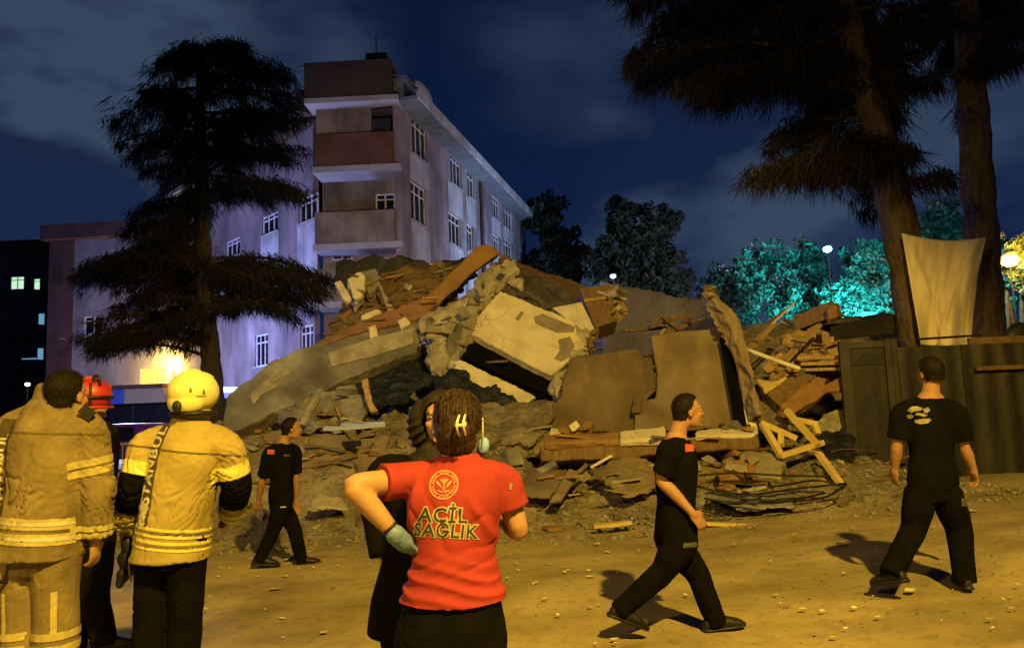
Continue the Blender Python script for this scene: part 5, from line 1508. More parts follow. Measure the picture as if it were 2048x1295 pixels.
    def hair(s, m='hairb', thick=.006, line=.055, low=-.06, amp=.003, vox=.008, ln=.009, n=4200):
        """cropped hair: a close skull shell with an uneven hairline, bristling with short strands"""
        c, f, r, u, k = s.hd, s.hf, s.hr, s.hu, s.sc
        rd = random.Random(int(abs(c.x) * 1000))
        bm = bmesh.new()
        ell(bm, c - f * .012 * k + u * .024 * k, r * (.077 + thick) * k, f * (.096 + thick) * k, u * (.094 + thick) * k, 5)
        ell(bm, c - f * .045 * k - u * .035 * k, r * (.060 + thick) * k, f * (.053 + thick) * k, u * (.06 + thick) * k, 4)
        b = remesh(bm, vox, 2)
        dead = []
        for v in b.verts:
            d = (v.co - c) / k
            jj = noise.noise(v.co * 60) * .008 + noise.noise(v.co * 22) * .006
            fr = (d - f * .02 - u * .03).dot((f * .9 - u * .45).normalized())
            side = abs(d.dot(r))
            if fr > jj - (.012 if side > .06 else 0) or d.dot(u) < low + jj + (.035 if d.dot(f) > -.01 else 0): dead.append(v)
        bmesh.ops.delete(b, geom=dead, context='VERTS')
        b.normal_update()
        for v in b.verts: v.co += v.normal * amp * noise.noise(v.co * 90)
        b.normal_update()
        b.faces.ensure_lookup_table()
        fl = list(b.faces)
        for q in range(n):
            fa = fl[rd.randrange(len(fl))]; p0 = fa.calc_center_median() + V((rd.uniform(-1, 1), rd.uniform(-1, 1), rd.uniform(-1, 1))) * .004
            top = max(0, (p0 - c).dot(u)) * 4
            d = (fa.normal * rd.uniform(.35, .8) - u * (.55 - top) + f * (.25 if top > .3 else -.1) + V((rd.gauss(0, .2), rd.gauss(0, .2), rd.gauss(0, .2)))).normalized()
            sd = d.cross(V((rd.gauss(0, 1), rd.gauss(0, 1), rd.gauss(0, 1)))).normalized() * .0011 * k
            b.faces.new([b.verts.new(p0 - sd), b.verts.new(p0 + sd), b.verts.new(p0 + d * ln * rd.uniform(.5, 1.2) * k)])
        obj('hair', b, M[m], s.root, True)

    def sleeve_pts(s, sd, frac):
        S, E, W, H = s.arms[sd]
        if frac <= .5:
            q = S.lerp(E, frac * 2); return [s.at(.87, sd * .08 * s.sc), S, S.lerp(q, .55), q]
        t = (frac - .5) * 2; q = E.lerp(W, t)
        return [s.at(.87, sd * .08 * s.sc), S, S.lerp(E, .5), E, E.lerp(q, .5), q]

    def top(s, name, m, grow=.016, hem=-.1, sleeve=.32, sr=(.066, .066, .062, .058), rings=None, wr=.004, vox=.009, seed=1, extra=None, sm_=2, hi=1.0):
        bm = bmesh.new()
        s.torso(bm, grow, lo=hem, hi=hi, rings=rings)
        for sd in s.arms:
            pts = s.sleeve_pts(sd, sleeve)
            rr = [x * s.sc + grow * .5 for x in sr]
            while len(rr) < len(pts): rr.append(rr[-1])
            tube(bm, pts, rr[:len(pts)], 18, 4, round_=False)
        if extra: extra(bm)
        b = remesh(bm, vox, sm_)
        wrinkle(b, wr, seed=seed)
        s.last = b.copy()
        return obj(name, b, M[m], s.root, True)

    def pants(s, m, grow=.02, wr=.005, vox=.0095, seed=2, ankle=.06, lo=.055, waist=.2, knee=.072, rings=None):
        bm = bmesh.new(); k = s.sc
        rg = [(-.2, .125, .105), (-.06, .168, .12), (.08, .168, .122), (waist, .146, .11)]
        s.torso(bm, grow * .6, rings=rings or rg)
        for sd, (Hh, K, A_, _, _) in s.legs.items():
            tube(bm, [Hh + s.u * .05, Hh - s.u * .01, Hh.lerp(K, .5), K, K.lerp(A_, .5), A_ + (K - A_).normalized() * (-lo)],
                 [.09 * k + grow * .7, .096 * k + grow * .7, .08 * k + grow, knee * k + grow * .6, (knee + ankle) / 2 * k + grow * .5, ankle * k + grow * .4], 18, 4, round_=False)
        b = remesh(bm, vox, 2)
        wrinkle(b, wr, fx=6, fz=15, seed=seed)
        s.lastp = b.copy()
        return obj('trousers', b, M[m], s.root, True)

    def shoes(s, m='shoe'):
        k = s.sc
        for sd, (Hh, K, A_, ft, pit) in s.legs.items():
            fd = V((sin(ft), cos(ft), 0)); up = Z_.copy()
            d = fd * cos(pit) + Z_ * sin(pit); up = -fd * sin(pit) + Z_ * cos(pit)
            rt = V((cos(ft), -sin(ft), 0))
            o = A_ - up * .085 * k
            bm = bmesh.new()
            loft(bm, [(o + d * q * k + up * (h / 2) * k, rt * w_ * k, up * h / 2 * k) for q, w_, h in [(-.085, .018, .05), (-.07, .034, .085), (-.02, .039, .10), (.06, .044, .088), (.12, .05, .068), (.17, .045, .052), (.20, .03, .035), (.21, .012, .02)]], 16)
            tube(bm, [A_ - up * .04 * k, A_ + (K - A_).normalized() * .07], [.043 * k, .048 * k], 12, 2)
            b = remesh(bm, .009, 2)
            sh = obj('shoe', b, M[m], s.root, True)
            bm = bmesh.new()
            loft(bm, [(o + d * q * k + up * .004, rt * w_ * k, up * .016 * k) for q, w_ in [(-.092, .02), (-.075, .038), (-.02, .042), (.06, .047), (.12, .053), (.17, .048), (.205, .03), (.218, .012)]], 14)
            obj('sole', fix(bm), M['black'], sh, True)


# ---- woman in the red shirt
w1 = Person('woman seen from behind in red medical shirt with one hand on hip and hair clip', 2.9, 4, (905, 1215), (915, 908), (917, 838), sc=.97, sw=1.1, hface=12)
w1.RINGS = [(-.28, .14, .12), (-.10, .175, .14), (.08, .165, .130), (.34, .142, .118), (.52, .158, .122), (.70, .165, .115), (.83, .140, .085), (.90, .095, .070), (.97, .066, .060), (1.03, .056, .056)]
w1.torso(w1.bm)
w1.arm(-1, (706, 972, -.12), (793, 1070, -.10), (836, 1112, -.02), sh=(806, 958, 0), palm=V((.6, .75, .2)), curl=.25, thumb=V((.2, .5, .8)))
w1.arm(1, (1036, 1058, .04), (1010, 1042, .30), (985, 1025, .36), sh=(1006, 962, .02), curl=.6)
w1.leg(-1, (848, 1420, .02), (845, 1640, .05)); w1.leg(1, (955, 1420, .02), (960, 1640, .05))
w1.head(.05); w1.eyes() if False else None
w1.finish_body(.0065)
w1.pants('trou', grow=.022, seed=4, knee=.085, ankle=.07, rings=[(-.44, .14, .12), (-.32, .198, .15), (-.16, .204, .158), (-.02, .186, .150), (.1, .168, .136), (.16, .15, .12)])
rg = [(.055, .198, .164), (.12, .188, .156), (.22, .168, .140), (.38, .148, .126), (.52, .160, .126), (.72, .182, .124), (.85, .168, .10), (.92, .122, .086), (.985, .080, .075)]


def red_fold(b):
    for v in b.verts:
        t = (v.co - w1.pel).dot(w1.u) / w1.L
        x = (v.co - w1.pel).dot(w1.r)
        g = math.exp(-((t - .17) / .14) ** 2)
        ph = t * 70 + x * 16 + 3 * noise.noise(v.co * 5)
        v.co += v.normal * .011 * g * (1 - abs(sin(ph * .5)) * 1.6) * (.55 + .6 * noise.noise(v.co * 3 + V((4, 0, 0))))
        # long diagonal drape from the left armhole
        g2 = math.exp(-((x + .12 + (t - .7) * -.12) / .018) ** 2) * sm(.4, .55, t) * sm(.95, .75, t)
        v.co += v.normal * .016 * g2
        g3 = math.exp(-((x - .15 + (t - .55) * .3) / .02) ** 2) * sm(.3, .45, t) * sm(.8, .65, t)
        v.co += v.normal * .012 * g3
    b.normal_update()


bm = bmesh.new(); w1.torso(bm, .012, rings=rg, seg=36)
for sd in (-1, 1):
    S, E, W_, H_ = w1.arms[sd]
    q = S.lerp(E, .42 if sd < 0 else .55)
    tube(bm, [w1.at(.87, sd * .08), S, S.lerp(q, .55), q], [.058, .068, .070, .073], 20, 4, round_=False)
ring = [w1.at(.985) + w1.r * .074 * cos(k_ * pi / 12) + w1.f * .070 * sin(k_ * pi / 12) for k_ in range(25)]
tube(bm, ring, .011, 10, 1)
b = remesh(bm, .0075, 2); wrinkle(b, .006, 6, 9, 3); red_fold(b)
shirt = b.copy(); obj('shirt', b, M['red'], w1.root, True)
into = (P(890, 1010, 2.8) - CAM).normalized()
cen = lambda x, y: P(x, y, 2.75)
bm2 = bmesh.new()
ring2d(bm2, .0485, .0535, 48); ring2d(bm2, .037, .0395, 48)
for k in range(30):
    a = k * 2 * pi / 30
    p0 = V((cos(a), sin(a))) * .041; t_ = V((-sin(a), cos(a)))
    if k % 5: poly2d(bm2, [(p0.x - t_.x * .0025, p0.y - t_.y * .0025), (p0.x + t_.x * .0025, p0.y + t_.y * .0025), (p0.x * 1.13 + t_.x * .0022, p0.y * 1.13 + t_.y * .0022), (p0.x * 1.13 - t_.x * .0022, p0.y * 1.13 - t_.y * .0022)])
for sg in (-1, 1):
    poly2d(bm2, [(0, -.022), (sg * .006, -.012), (sg * .012, .002), (sg * .022, .012), (sg * .031, .014), (sg * .026, .004), (sg * .018, -.004), (sg * .010, -.010)][::sg])
    poly2d(bm2, [(sg * .002, .002), (sg * .009, .010), (sg * .016, .018), (sg * .008, .022), (sg * .002, .012)][::sg])
    poly2d(bm2, [(0, -.03), (sg * .02, -.024), (sg * .024, -.018), (sg * .004, -.024)][::sg])
poly2d(bm2, [(-.002, -.022), (.002, -.022), (.002, .024), (-.002, .024)])
project(bm2, shirt, cen(888, 968), w1.r, w1.u, into, .0028, .012)
obj('emblem', bm2, M['emblem'], w1.root)
for (t_, x, y, hh, rot) in [('AC\u0130L', 886, 1031, .052, -3), ('SA\u011eLIK', 891, 1062, .052, -4)]:
    for nm, m_x, bold, off in [('lettering_outline', 'print', .075, .0026), ('lettering', 'printdark', .008, .0042)]:
        tb = text_bm(t_, hh * (.92 if 'SA' in t_ else 1), bold)
        for v in tb.verts:
            v.co.x *= 1.02
            v.co = Matrix.Rotation(R(rot), 3, 'Z') @ v.co
        project(tb, shirt, cen(x, y), w1.r, w1.u, into, off, .012)
        obj(nm, tb, M[m_x], w1.root)
# white flash on the right sleeve
bm2 = bmesh.new(); poly2d(bm2, [(-.006, -.012), (.002, -.012), (.001, .0), (.008, .008), (-.001, .014), (-.007, .006)])
project(bm2, shirt, *[look(1022, 972, 2.85)[0], w1.r, w1.u, look(1022, 972, 2.85)[1]], .003); obj('sleeve_print', bm2, M['whitep'], w1.root)
# hair gathered up with a clip
hb = bmesh.new()
c, f, r, u = w1.hd, w1.hf, w1.hr, w1.hu
ell(hb, c - f * .012 + u * .012, r * .092, f * .108, u * .108, 5)
ell(hb, c - f * .05 - u * .035, r * .080, f * .075, u * .085, 5)
ell(hb, c - f * .075 - u * .01, r * .052, f * .05, u * .07, 4)
ell(hb, c - f * .035 - u * .085, r * .076, f * .066, u * .058, 4)
ell(hb, c - f * .085 + u * .03 + r * .01, r * .038, f * .035, u * .04, 4)
hb = remesh(hb, .006, 1)
for v in hb.verts:
    d = v.co - c
    a = math.atan2(d.dot(r), -d.dot(f)); z = d.dot(u)
    st = noise.noise(V((a * 9 + z * 8, z * 6, 1))) * .009 + noise.noise(V((a * 30 + z * 30, z * 9, 5))) * .004 + abs(noise.noise(V((a * 4, z * 14, 2)))) * -.008
    v.co += v.normal * st
bmesh.ops.bisect_plane(hb, geom=hb.verts[:] + hb.edges[:] + hb.faces[:], plane_co=c + f * .035, plane_no=(f - u * .35).normalized(), clear_outer=True)
hb.normal_update()
rd = random.Random(4); fl = list(hb.faces)
for q in range(5200):
    fa = fl[rd.randrange(len(fl))]; p0 = fa.calc_center_median()
    dd = p0 - c; tang = (-u * .9 - r * dd.dot(r) * 6 + V((rd.gauss(0, .12), rd.gauss(0, .12), rd.gauss(0, .12))))
    tang = (tang - fa.normal * tang.dot(fa.normal)).normalized()
    if dd.dot(u) < -.03: tang = (tang * .5 + u * .3 - r * dd.dot(r) * 5).normalized()
    dq = (tang + fa.normal * rd.uniform(.0, .22)).normalized()
    sdv = dq.cross(fa.normal).normalized() * .0011
    hb.faces.new([hb.verts.new(p0 - sdv), hb.verts.new(p0 + sdv), hb.verts.new(p0 + dq * rd.uniform(.02, .06) + fa.normal * .003)])
hairc = hb.copy(); obj('hair', hb, M['hairr'], w1.root, True)
cc = P(922, 850, 2.9 - .16)
cp = bmesh.new()
for sx in (-1, 1):
    tube(cp, [cc + r * sx * .011 + u * .036 + f * .02, cc + r * sx * .012 + u * .012 - f * .008, cc + r * sx * .013 - u * .008 - f * .01, cc + r * sx * .012 - u * .036 + f * .015], [.0036, .005, .005, .0034], 8, 3)
tube(cp, [cc - r * .014 - f * .01, cc + r * .014 - f * .01], [.0065, .0065], 8, 1)
beam(cp, cc + r * .016 - u * .006 - f * .01, cc + r * .016 + u * .012 - f * .008, .010, .012)
obj('hair_clip', fix(cp), M['clip'], w1.root, True)
mb = bmesh.new()
mk = P(966, 893, 2.97)
ell(mb, mk, V((.022, .01, 0)), V((-.012, .035, 0)), V((.006, 0, .038)), 3); b = remesh(mb, .005, 1); wrinkle(b, .002, 20, 30, 5); fm = obj('face_mask', b, M['maskb'], w1.root, True)
mb = bmesh.new(); tube(mb, [P(965, 836, 2.9), P(965.5, 865, 2.88), P(963, 896, 2.92)], .003, 8, 4); obj('ear_loop', fix(mb), M['white'], fm, True)
gb = bmesh.new()
S, E, W_, H_ = w1.arms[-1]
w1.hand(gb, W_, (H_ - W_).normalized(), V((.6, .75, .2)), V((.2, .5, .8)), .97, .25, .0012)
tube(gb, [W_ - (H_ - W_).normalized() * .01, W_ + (H_ - W_).normalized() * .05], [.036, .035], 14, 2)
b = remesh(gb, .0042, 1); wrinkle(b, .002, 25, 25, 2); obj('glove', b, M['glove'], w1.root, True)
d_ = (W_ - E).normalized(); bx, by = basis(d_)
wb = bmesh.new(); q = E.lerp(W_, .84)
loft(wb, [(q - d_ * .005, bx * .034, by * .034), (q + d_ * .005, bx * .0335, by * .0335)], 20); obj('wristband', fix(wb), M['black'], w1.root, True)

# ---- woman in black facing the camera
w2 = Person('woman in black headscarf and coat facing the red shirt, mostly hidden behind it', 3.42, 176, (850, 1170), (862, 912), (880, 836), sc=.95, hface=186)
w2.torso(w2.bm)
w2.arm(1, (752, 1010, .05), (770, 1120, -.02), (780, 1165, -.03), sh=(772, 945, 0), curl=.4)
w2.arm(-1, (950, 1020, .05), (935, 1120, -.02), (930, 1165, -.03), sh=(940, 945, 0), curl=.4)
w2.leg(1, (805, 1330, 0), (805, 1520, 0), foot=180); w2.leg(-1, (890, 1330, 0), (890, 1520, 0), foot=180)
w2.head(.05); w2.finish_body(.007); w2.eyes()
w2.pants('trou_b', grow=.03, seed=6); w2.shoes()
cr = [(-.34, .235, .19), (-.1, .225, .18), (.1, .20, .165), (.3, .18, .15), (.5, .18, .14), (.72, .19, .135), (.88, .172, .11), (.97, .11, .085), (1.02, .07, .07)]
w2.top('coat', 'coat', .02, -1, .96, (.075, .078, .072, .066, .062, .06), cr, .005, .010, 8)
sb = bmesh.new()
c, f, r, u = w2.hd, w2.hf, w2.hr, w2.hu
ell(sb, c - f * .018 + u * .012, r * .104, f * .112, u * .118, 5)
ell(sb, c - f * .02 - u * .03 + r * .07, r * .085, f * .09, u * .125, 4)
ell(sb, c - f * .02 - u * .09, r * .098, f * .095, u * .075, 4)
loft(sb, [(c - u * .11 - f * .01, r * .09, f * .09), (c - u * .15 - f * .005, r * .125, f * .11), (c - u * .20, r * .20, f * .135), (c - u * .26, r * .215, f * .135)], 28)
b = remesh(sb, .007, 1)
# open the face: cut away the front oval
rm = []
for v in b.verts:
    d = v.co - c
    if d.dot(f) > .03 and (d.dot(r) / .062) ** 2 + ((d.dot(u) + .012) / .088) ** 2 < 1: rm.append(v)
bmesh.ops.delete(b, geom=rm, context='VERTS')
for v in b.verts:
    d = v.co - c
    v.co += v.normal * (.009 * (1 - abs(sin(d.dot(u) * 75 + d.dot(r) * 45 + 3 * noise.noise(v.co * 6))) * 1.7)) * sm(.06, -.06, d.dot(u))
    v.co += v.normal * .004 * noise.noise(v.co * 22)
b.normal_update(); obj('headscarf', b, M['scarf'], w2.root, True)

# ---- firefighters
def turnout(p, m, tape, sleeve_black=None, hem=-.22, wrs=.008, seed=1, fat=1.0, collar=True):
    rg = [(hem, .212 * fat + .006, .172), (hem + .14, .205 * fat, .165), (.1, .20 * fat, .16), (.3, .192 * fat, .155), (.5, .195 * fat, .155), (.72, .205 * fat, .15), (.87, .182 * fat, .125), (.95, .13, .105), (1.0, .10, .09)]
    def ex(bm):
        if collar:
            k = p.sc
            loft(bm, [(p.at(.93), p.r * .105 * k, p.f * .10 * k), (p.at(1.0), p.r * .098 * k, p.f * .095 * k), (p.at(1.10, 0, .01), p.r * .095 * k, p.f * .09 * k), (p.at(1.115, 0, .01), p.r * .085 * k, p.f * .08 * k)], 26)
    o = p.top('jacket', m, .012, -1, .97, (.080, .082, .080, .076, .070, .064), rg, wrs, .0095, seed, ex, 2, 2)
    b = p.last
    for v in b.verts: pass
    j = o
    # yoke and back seams
    for cuts in ([(p.at(.768), p.u), (p.at(.782), -p.u)],):
        s_ = strip(b, cuts, lambda c_, n_: n_.dot(p.f) < -.1, .0025)
        if len(s_.faces): obj('seam', s_, M['seam'], j, True)
    # hem tapes
    inb = lambda c_, n_: abs((c_ - p.pel).dot(p.r)) < .235 * fat * p.sc
    def not_arm(c_, n_):
        for sd, (S, E, W_, H_) in p.arms.items():
            for a, bb in ((S.lerp(E, .3), E), (E, W_)):
                t = max(0, min(1, (c_ - a).dot(bb - a) / (bb - a).length_squared))
                if (c_ - a.lerp(bb, t)).length < .105 * p.sc: return False
        return True
    for t0, w_, mm in [(hem + .27, .050, tape), (hem + .17, .050, tape)]:
        for q, hw_, m2 in ((0, w_ * .5, mm),):
            s_ = strip(b, [(p.at(t0 - .045), p.u), (p.at(t0 + .03), -p.u)], not_arm, .004)
            o2 = obj('hem_tape', s_, M[m2], j, True)
            s_ = strip(b, [(p.at(t0 - .018), p.u), (p.at(t0 + .006), -p.u)], not_arm, .0065)
            obj('tape_stripe', s_, M['tape_s' if m2 == 'tape1' else 'jack1'], j, True)
    for sd, (S, E, W_, H_) in p.arms.items():
        def near(c_, n_, S=S, E=E, W_=W_):
            for a, bb in ((S, E), (E, W_)):
                t = max(0, min(1, (c_ - a).dot(bb - a) / (bb - a).length_squared))
                if (c_ - a.lerp(bb, t)).length < .13 * p.sc: return True
            return False
        d1 = (E - S).normalized(); d2 = (W_ - E).normalized()
        for t0 in (.52, .68):
            q = S.lerp(E, t0)
            s_ = strip(b, [(q - d1 * .018, d1), (q + d1 * .018, -d1)], near, .004)
            if len(s_.faces): obj('sleeve_tape', s_, M[tape], j, True)
        for t0 in (.74, .88):
            q = E.lerp(W_, t0)
            s_ = strip(b, [(q - d2 * .014, d2), (q + d2 * .014, -d2)], near, .004)
            if len(s_.faces): obj('sleeve_tape', s_, M[tape], j, True)
        if sleeve_black:
            q0, q1 = S.lerp(E, .78), E.lerp(W_, .5)
            s_ = strip(b, [(q0, d1), (q1, -d2)], lambda c_, n_: near(c_, n_) and not not_arm(c_, n_), .003)
            if len(s_.faces): obj('sleeve_panel', s_, M['tee'], j, True)
    return j, b


def side_text(p, j, b, x0, x1, t0, t1, body, hgt, tx, tt, m_panel='strapd', m_text='tape_s'):
    back = lambda c_, n_: n_.dot(p.f) < -.15
    s_ = strip(b, [(p.at(0, x0), p.rn), (p.at(0, x1), -p.rn), (p.at(t0), p.u), (p.at(t1), -p.u)], back, .003)
    if len(s_.faces): obj('back_panel', s_, M[m_panel], j, True)
    tb = text_bm(body, hgt, .03)
    for v in tb.verts: v.co = Matrix.Rotation(R(90), 3, 'Z') @ v.co
    project(tb, b, p.at(tt, tx, -.25), p.rn, p.u, p.f, .006, .015)
    obj('lettering', tb, M[m_text], j)


f1 = Person('bareheaded firefighter in worn tan turnout coat and striped trousers, left edge', 3.8, 8, (82, 1085), (112, 800), (134, 785), sc=1.04, hface=9)
f1.hd = f1.J(134, 790)
f1.torso(f1.bm)
f1.arm(-1, (2, 968, 0), (4, 1075, .02), (8, 1115, .05), sh=(24, 862), curl=.9)
f1.arm(1, (196, 975, .03), (192, 1075, .06), (190, 1120, .08), sh=(176, 862), curl=.7)
f1.leg(-1, (45, 1300, .02), (40, 1490, .02)); f1.leg(1, (112, 1300, 0), (85, 1490, 0))
f1.head(.06); f1.finish_body(.0075); f1.hair('hairb', .007, low=-.085)
j1, b1 = turnout(f1, 'jack1', 'tape1', hem=-.10, seed=11, wrs=.019, fat=.85)
side_text(f1, j1, b1, -.20, -.115, .12, .86, '\u0130STANBUL', .052, -.158, .52)
f1.pants('jack1', grow=.02, wr=.010, seed=12, knee=.09, ankle=.08)
for sd, (Hh, K, A_, _, _) in f1.legs.items():
    for t in (.62, .76):
        q = K.lerp(A_, t - .2); d1 = (A_ - K).normalized()
        mid = (f1.legs[-1][1] + f1.legs[1][1]) / 2
        s_ = strip(f1.lastp, [(q - d1 * .02, d1), (q + d1 * .02, -d1)], lambda c_, n_, sd=sd: (c_ - (f1.legs[-1][1].lerp(f1.legs[-1][2], .4) + f1.legs[1][1].lerp(f1.legs[1][2], .4)) / 2).dot(f1.r) * sd > 0, .005)
        if len(s_.faces): obj('leg_tape', s_, M['tape'], f1.root, True)
for sd, (Hh, K, A_, _, _) in f1.legs.items():
    d1 = (K - Hh).normalized(); cm_ = (f1.legs[-1][0].lerp(f1.legs[-1][1], .7) + f1.legs[1][0].lerp(f1.legs[1][1], .7)) / 2
    side = lambda c_, n_, sd=sd, cm_=cm_: (c_ - cm_).dot(f1.r) * sd > .012
    for t in (.80, .93):
        q = Hh.lerp(K, t)
        s_ = strip(f1.lastp, [(q - d1 * .018, d1), (q + d1 * .018, -d1)], side, .005)
        if len(s_.faces): obj('leg_tape', s_, M['tape1'], f1.root, True)
    q = Hh.lerp(K, .5)
    s_ = strip(f1.lastp, [(q + f1.r * (.045 if sd > 0 else -.02), f1.r), (q + f1.r * (.068 if sd > 0 else .002), -f1.r), (Hh.lerp(K, .35), d1), (Hh.lerp(K, .78), -d1)], lambda c_, n_, side=side: side(c_, n_) and n_.dot(f1.f) < -.1, .005)
    if len(s_.faces): obj('leg_tape', s_, M['tape1'], f1.root, True)
# dark lining of the open collar flap
bm = bmesh.new(); beam(bm, P(163, 815, 3.72), P(186, 832, 3.74), .018, .05); obj('collar_flap', fix(bm), M['black'], f1.root)
f1.shoes()
hb = bmesh.new(); hc = P(-6, 1122, 3.72)
ell(hb, hc, X_ * .06, Y_ * .13, Z_ * .11, 4); b = remesh(hb, .009, 1)
hh = empty('held_helmet', P(-6, 1170, 3.72), 'yellow helmet held low at the left picture edge by the bareheaded firefighter', 'helmet'); WL[hh.name] = V(hh.location)
obj('shell', b, M['helm'], hh, True)
bm = bmesh.new(); tube(bm, [hc + V((.05, -.1, -.06)), hc + V((.06, 0, -.1)), hc + V((.05, .1, -.06))], .008, 6, 3); obj('strap', fix(bm), M['black'], hh, True)

M['helmprint'] = mat('faded_helmet_print', (.14, .10, .03), (.2, .15, .05), bump=0)
f2 = Person('firefighter in yellow helmet, gold turnout jacket and black trousers, seen from behind', 4.0, 14, (345, 1085), (380, 845), (388, 806), sc=1.0, wd=1.06, hface=10)
f2.hd = f2.J(388, 800)
f2.torso(f2.bm)
f2.arm(-1, (272, 968, -.04), (250, 1050, .10), (250, 1090, .16), sh=(297, 890), curl=1.0)
f2.arm(1, (474, 968, .05), (462, 1030, .22), (452, 1052, .34), sh=(452, 892), curl=.8)
f2.leg(-1, (300, 1250, .02), (290, 1430, 0)); f2.leg(1, (372, 1250, .04), (352, 1430, .02))
f2.head(.06); f2.finish_body(.0075)
j2, b2 = turnout(f2, 'jack2', 'tape', True, hem=-.14, seed=14, wrs=.016, fat=.85)
side_text(f2, j2, b2, -.115, -.035, .12, .97, '\u0130STANBUL', .062, -.074, .62)
tb = strip(b2, [(f2.at(0, -.10), f2.rn), (f2.at(0, -.05), -f2.rn), (f2.at(.16), f2.u), (f2.at(.34), -f2.u)], lambda c_, n_: n_.dot(f2.f) < -.15, .006)
if len(tb.faces): obj('grey_label', tb, M['tape_s'], j2, True)
f2.pants('trou', grow=.012, wr=.006, seed=15, knee=.078, ankle=.07); f2.shoes()
# helmet
c, f, r, u = f2.hd + Z_ * .012, f2.hf, f2.hr, f2.hu
hm = bmesh.new()
ell(hm, c + u * .03 - f * .005, r * .122, f * .145, u * .118, 5)
ell(hm, c - f * .07 - u * .02, r * .098, f * .075, u * .075, 4)
tube(hm, [c + f * .12 + u * .11, c + u * .142, c - f * .1 + u * .105, c - f * .142 + u * .03], [.016, .018, .018, .012], 10, 4)
for sx in (-1, 1): tube(hm, [c + r * sx * .05 + f * .1 + u * .11, c + r * sx * .056 + u * .128, c + r * sx * .055 - f * .1 + u * .09], [.008, .009, .008], 8, 4)
b = remesh(hm, .007, 2)
bmesh.ops.bisect_plane(b, geom=b.verts[:] + b.edges[:] + b.faces[:], plane_co=c - u * .075, plane_no=(u + f * .05).normalized(), clear_inner=True)
hcopy = b.copy()
hlm = obj('helmet', b, M['helm'], f2.root, True)
bm = bmesh.new(); tube(bm, [c + r * .108 * cos(a) - f * .115 * sin(a) - u * .083 for a in [k * pi / 8 for k in range(-1, 10)]], .014, 8, 2); obj('neck_band', fix(bm), M['black'], hlm, True)
bm = bmesh.new(); ell(bm, c - f * .148 - u * .045, r * .026, f * .016, u * .032, 3); obj('ratchet_knob', bm, M['black'], hlm, True)
for sx in (-1, 1):
    d2 = bmesh.new(); poly2d(d2, [(-.009, -.012), (.009, -.012), (.006, -.006), (.007, .004), (.001, .014), (-.006, .004), (-.005, -.006)])
    project(d2, hcopy, look(394 + sx * 13, 781 + sx * 2, 3.95)[0], X_, Z_, look(394 + sx * 13, 781 + sx * 2, 3.95)[1], .0025, .006); obj('decal', d2, M['helmprint'], hlm)
d2 = bmesh.new()
for k in range(6): poly2d(d2, [(.0 + k * .009, -.018), (.007 + k * .009, -.018), (.007 + k * .009, -.012), (.0 + k * .009, -.012)])
project(d2, hcopy, look(392, 786, 3.95)[0], X_, Z_, look(392, 786, 3.95)[1], .0025, .006); obj('decal', d2, M['helmprint'], hlm)
# dark gear hanging from his left hand
gb = bmesh.new()
for (x, y, dx, dz) in [(256, 1090, .035, .05), (250, 1118, .04, .05), (246, 1150, .035, .04), (262, 1128, .02, .07), (240, 1165, .02, .03)]:
    ell(gb, P(x, y, 4.1), X_ * dx, Y_ * .03, Z_ * dz, 3)
b = remesh(gb, .009, 1); wrinkle(b, .007, 14, 14, 5)
gr = obj('folded_gloves', b, M['black'], smooth=True); tag(gr, 'black gloves hanging from the left hand of the helmeted firefighter', 'gloves')
bm = bmesh.new(); tube(bm, [P(262, 1060, 4.06), P(268, 1095, 4.03), P(258, 1130, 4.04), P(262, 1160, 4.06)], .005, 6, 4); obj('lanyard', fix(bm), M['tape_s'], gr, True)

# ---- worker with the red helmet behind the first firefighter
f3 = Person('dark clothed worker with red helmet standing just beyond the bareheaded firefighter', 4.75, 20, (172, 1050), (172, 845), (180, 800), sc=.97, hface=60)
f3.torso(f3.bm)
f3.arm(-1, (120, 950, .1), (125, 1040, .1), (126, 1075, .1), curl=.5)
f3.arm(1, (212, 955, .2), (205, 1035, .3), (200, 1060, .34), curl=.5)
f3.leg(-1, (150, 1190, 0), (148, 1320, .1), foot=40); f3.leg(1, (188, 1190, 0), (205, 1272, -.05), foot=70)
f3.head(); f3.finish_body(.009); f3.eyes()
f3.top('jacket', 'tee', .02, -.2, .95, (.07, .072, .066, .062, .058, .055), None, .008, .011, 21)
f3.pants('trou_b', grow=.03, wr=.01, seed=22); f3.shoes()
c, f, r, u = f3.hd, f3.hf, f3.hr, f3.hu
hm = bmesh.new(); ell(hm, c + u * .03, r * .108, f * .125, u * .11, 5); ell(hm, c - f * .06 - u * .03, r * .085, f * .06, u * .06, 4); b = remesh(hm, .008, 2)
bmesh.ops.bisect_plane(b, geom=b.verts[:] + b.edges[:] + b.faces[:], plane_co=c - u * .05, plane_no=u, clear_inner=True)
hl = obj('helmet', b, M['rhelm'], f3.root, True)
for sx in (-1, 1):
    bm = bmesh.new(); tube(bm, [c + r * sx * .09 + u * .1, c + r * sx * .113 + u * .02, c + r * sx * .09 - u * .09], .008, 6, 3); obj('strap', fix(bm), M['black'], hl, True)
bm = bmesh.new(); tube(bm, [c + r * .112 * cos(a) + f * .128 * sin(a) - u * .047 for a in [q * pi / 10 for q in range(21)]], .009, 8, 1); obj('brim', fix(bm), M['rhelm'], hl, True)
bm = bmesh.new(); tube(bm, [c + r * .112 * cos(a) + f * .13 * sin(a) + u * .015 for a in [q * pi / 10 for q in range(21)]], .010, 8, 1); obj('goggle_strap', fix(bm), M['black'], hl, True)
bm = bmesh.new(); tube(bm, [c + f * .11 + u * .08, c + u * .142, c - f * .09 + u * .1], .012, 8, 4); obj('ridge', fix(bm), M['rhelm'], hl, True)
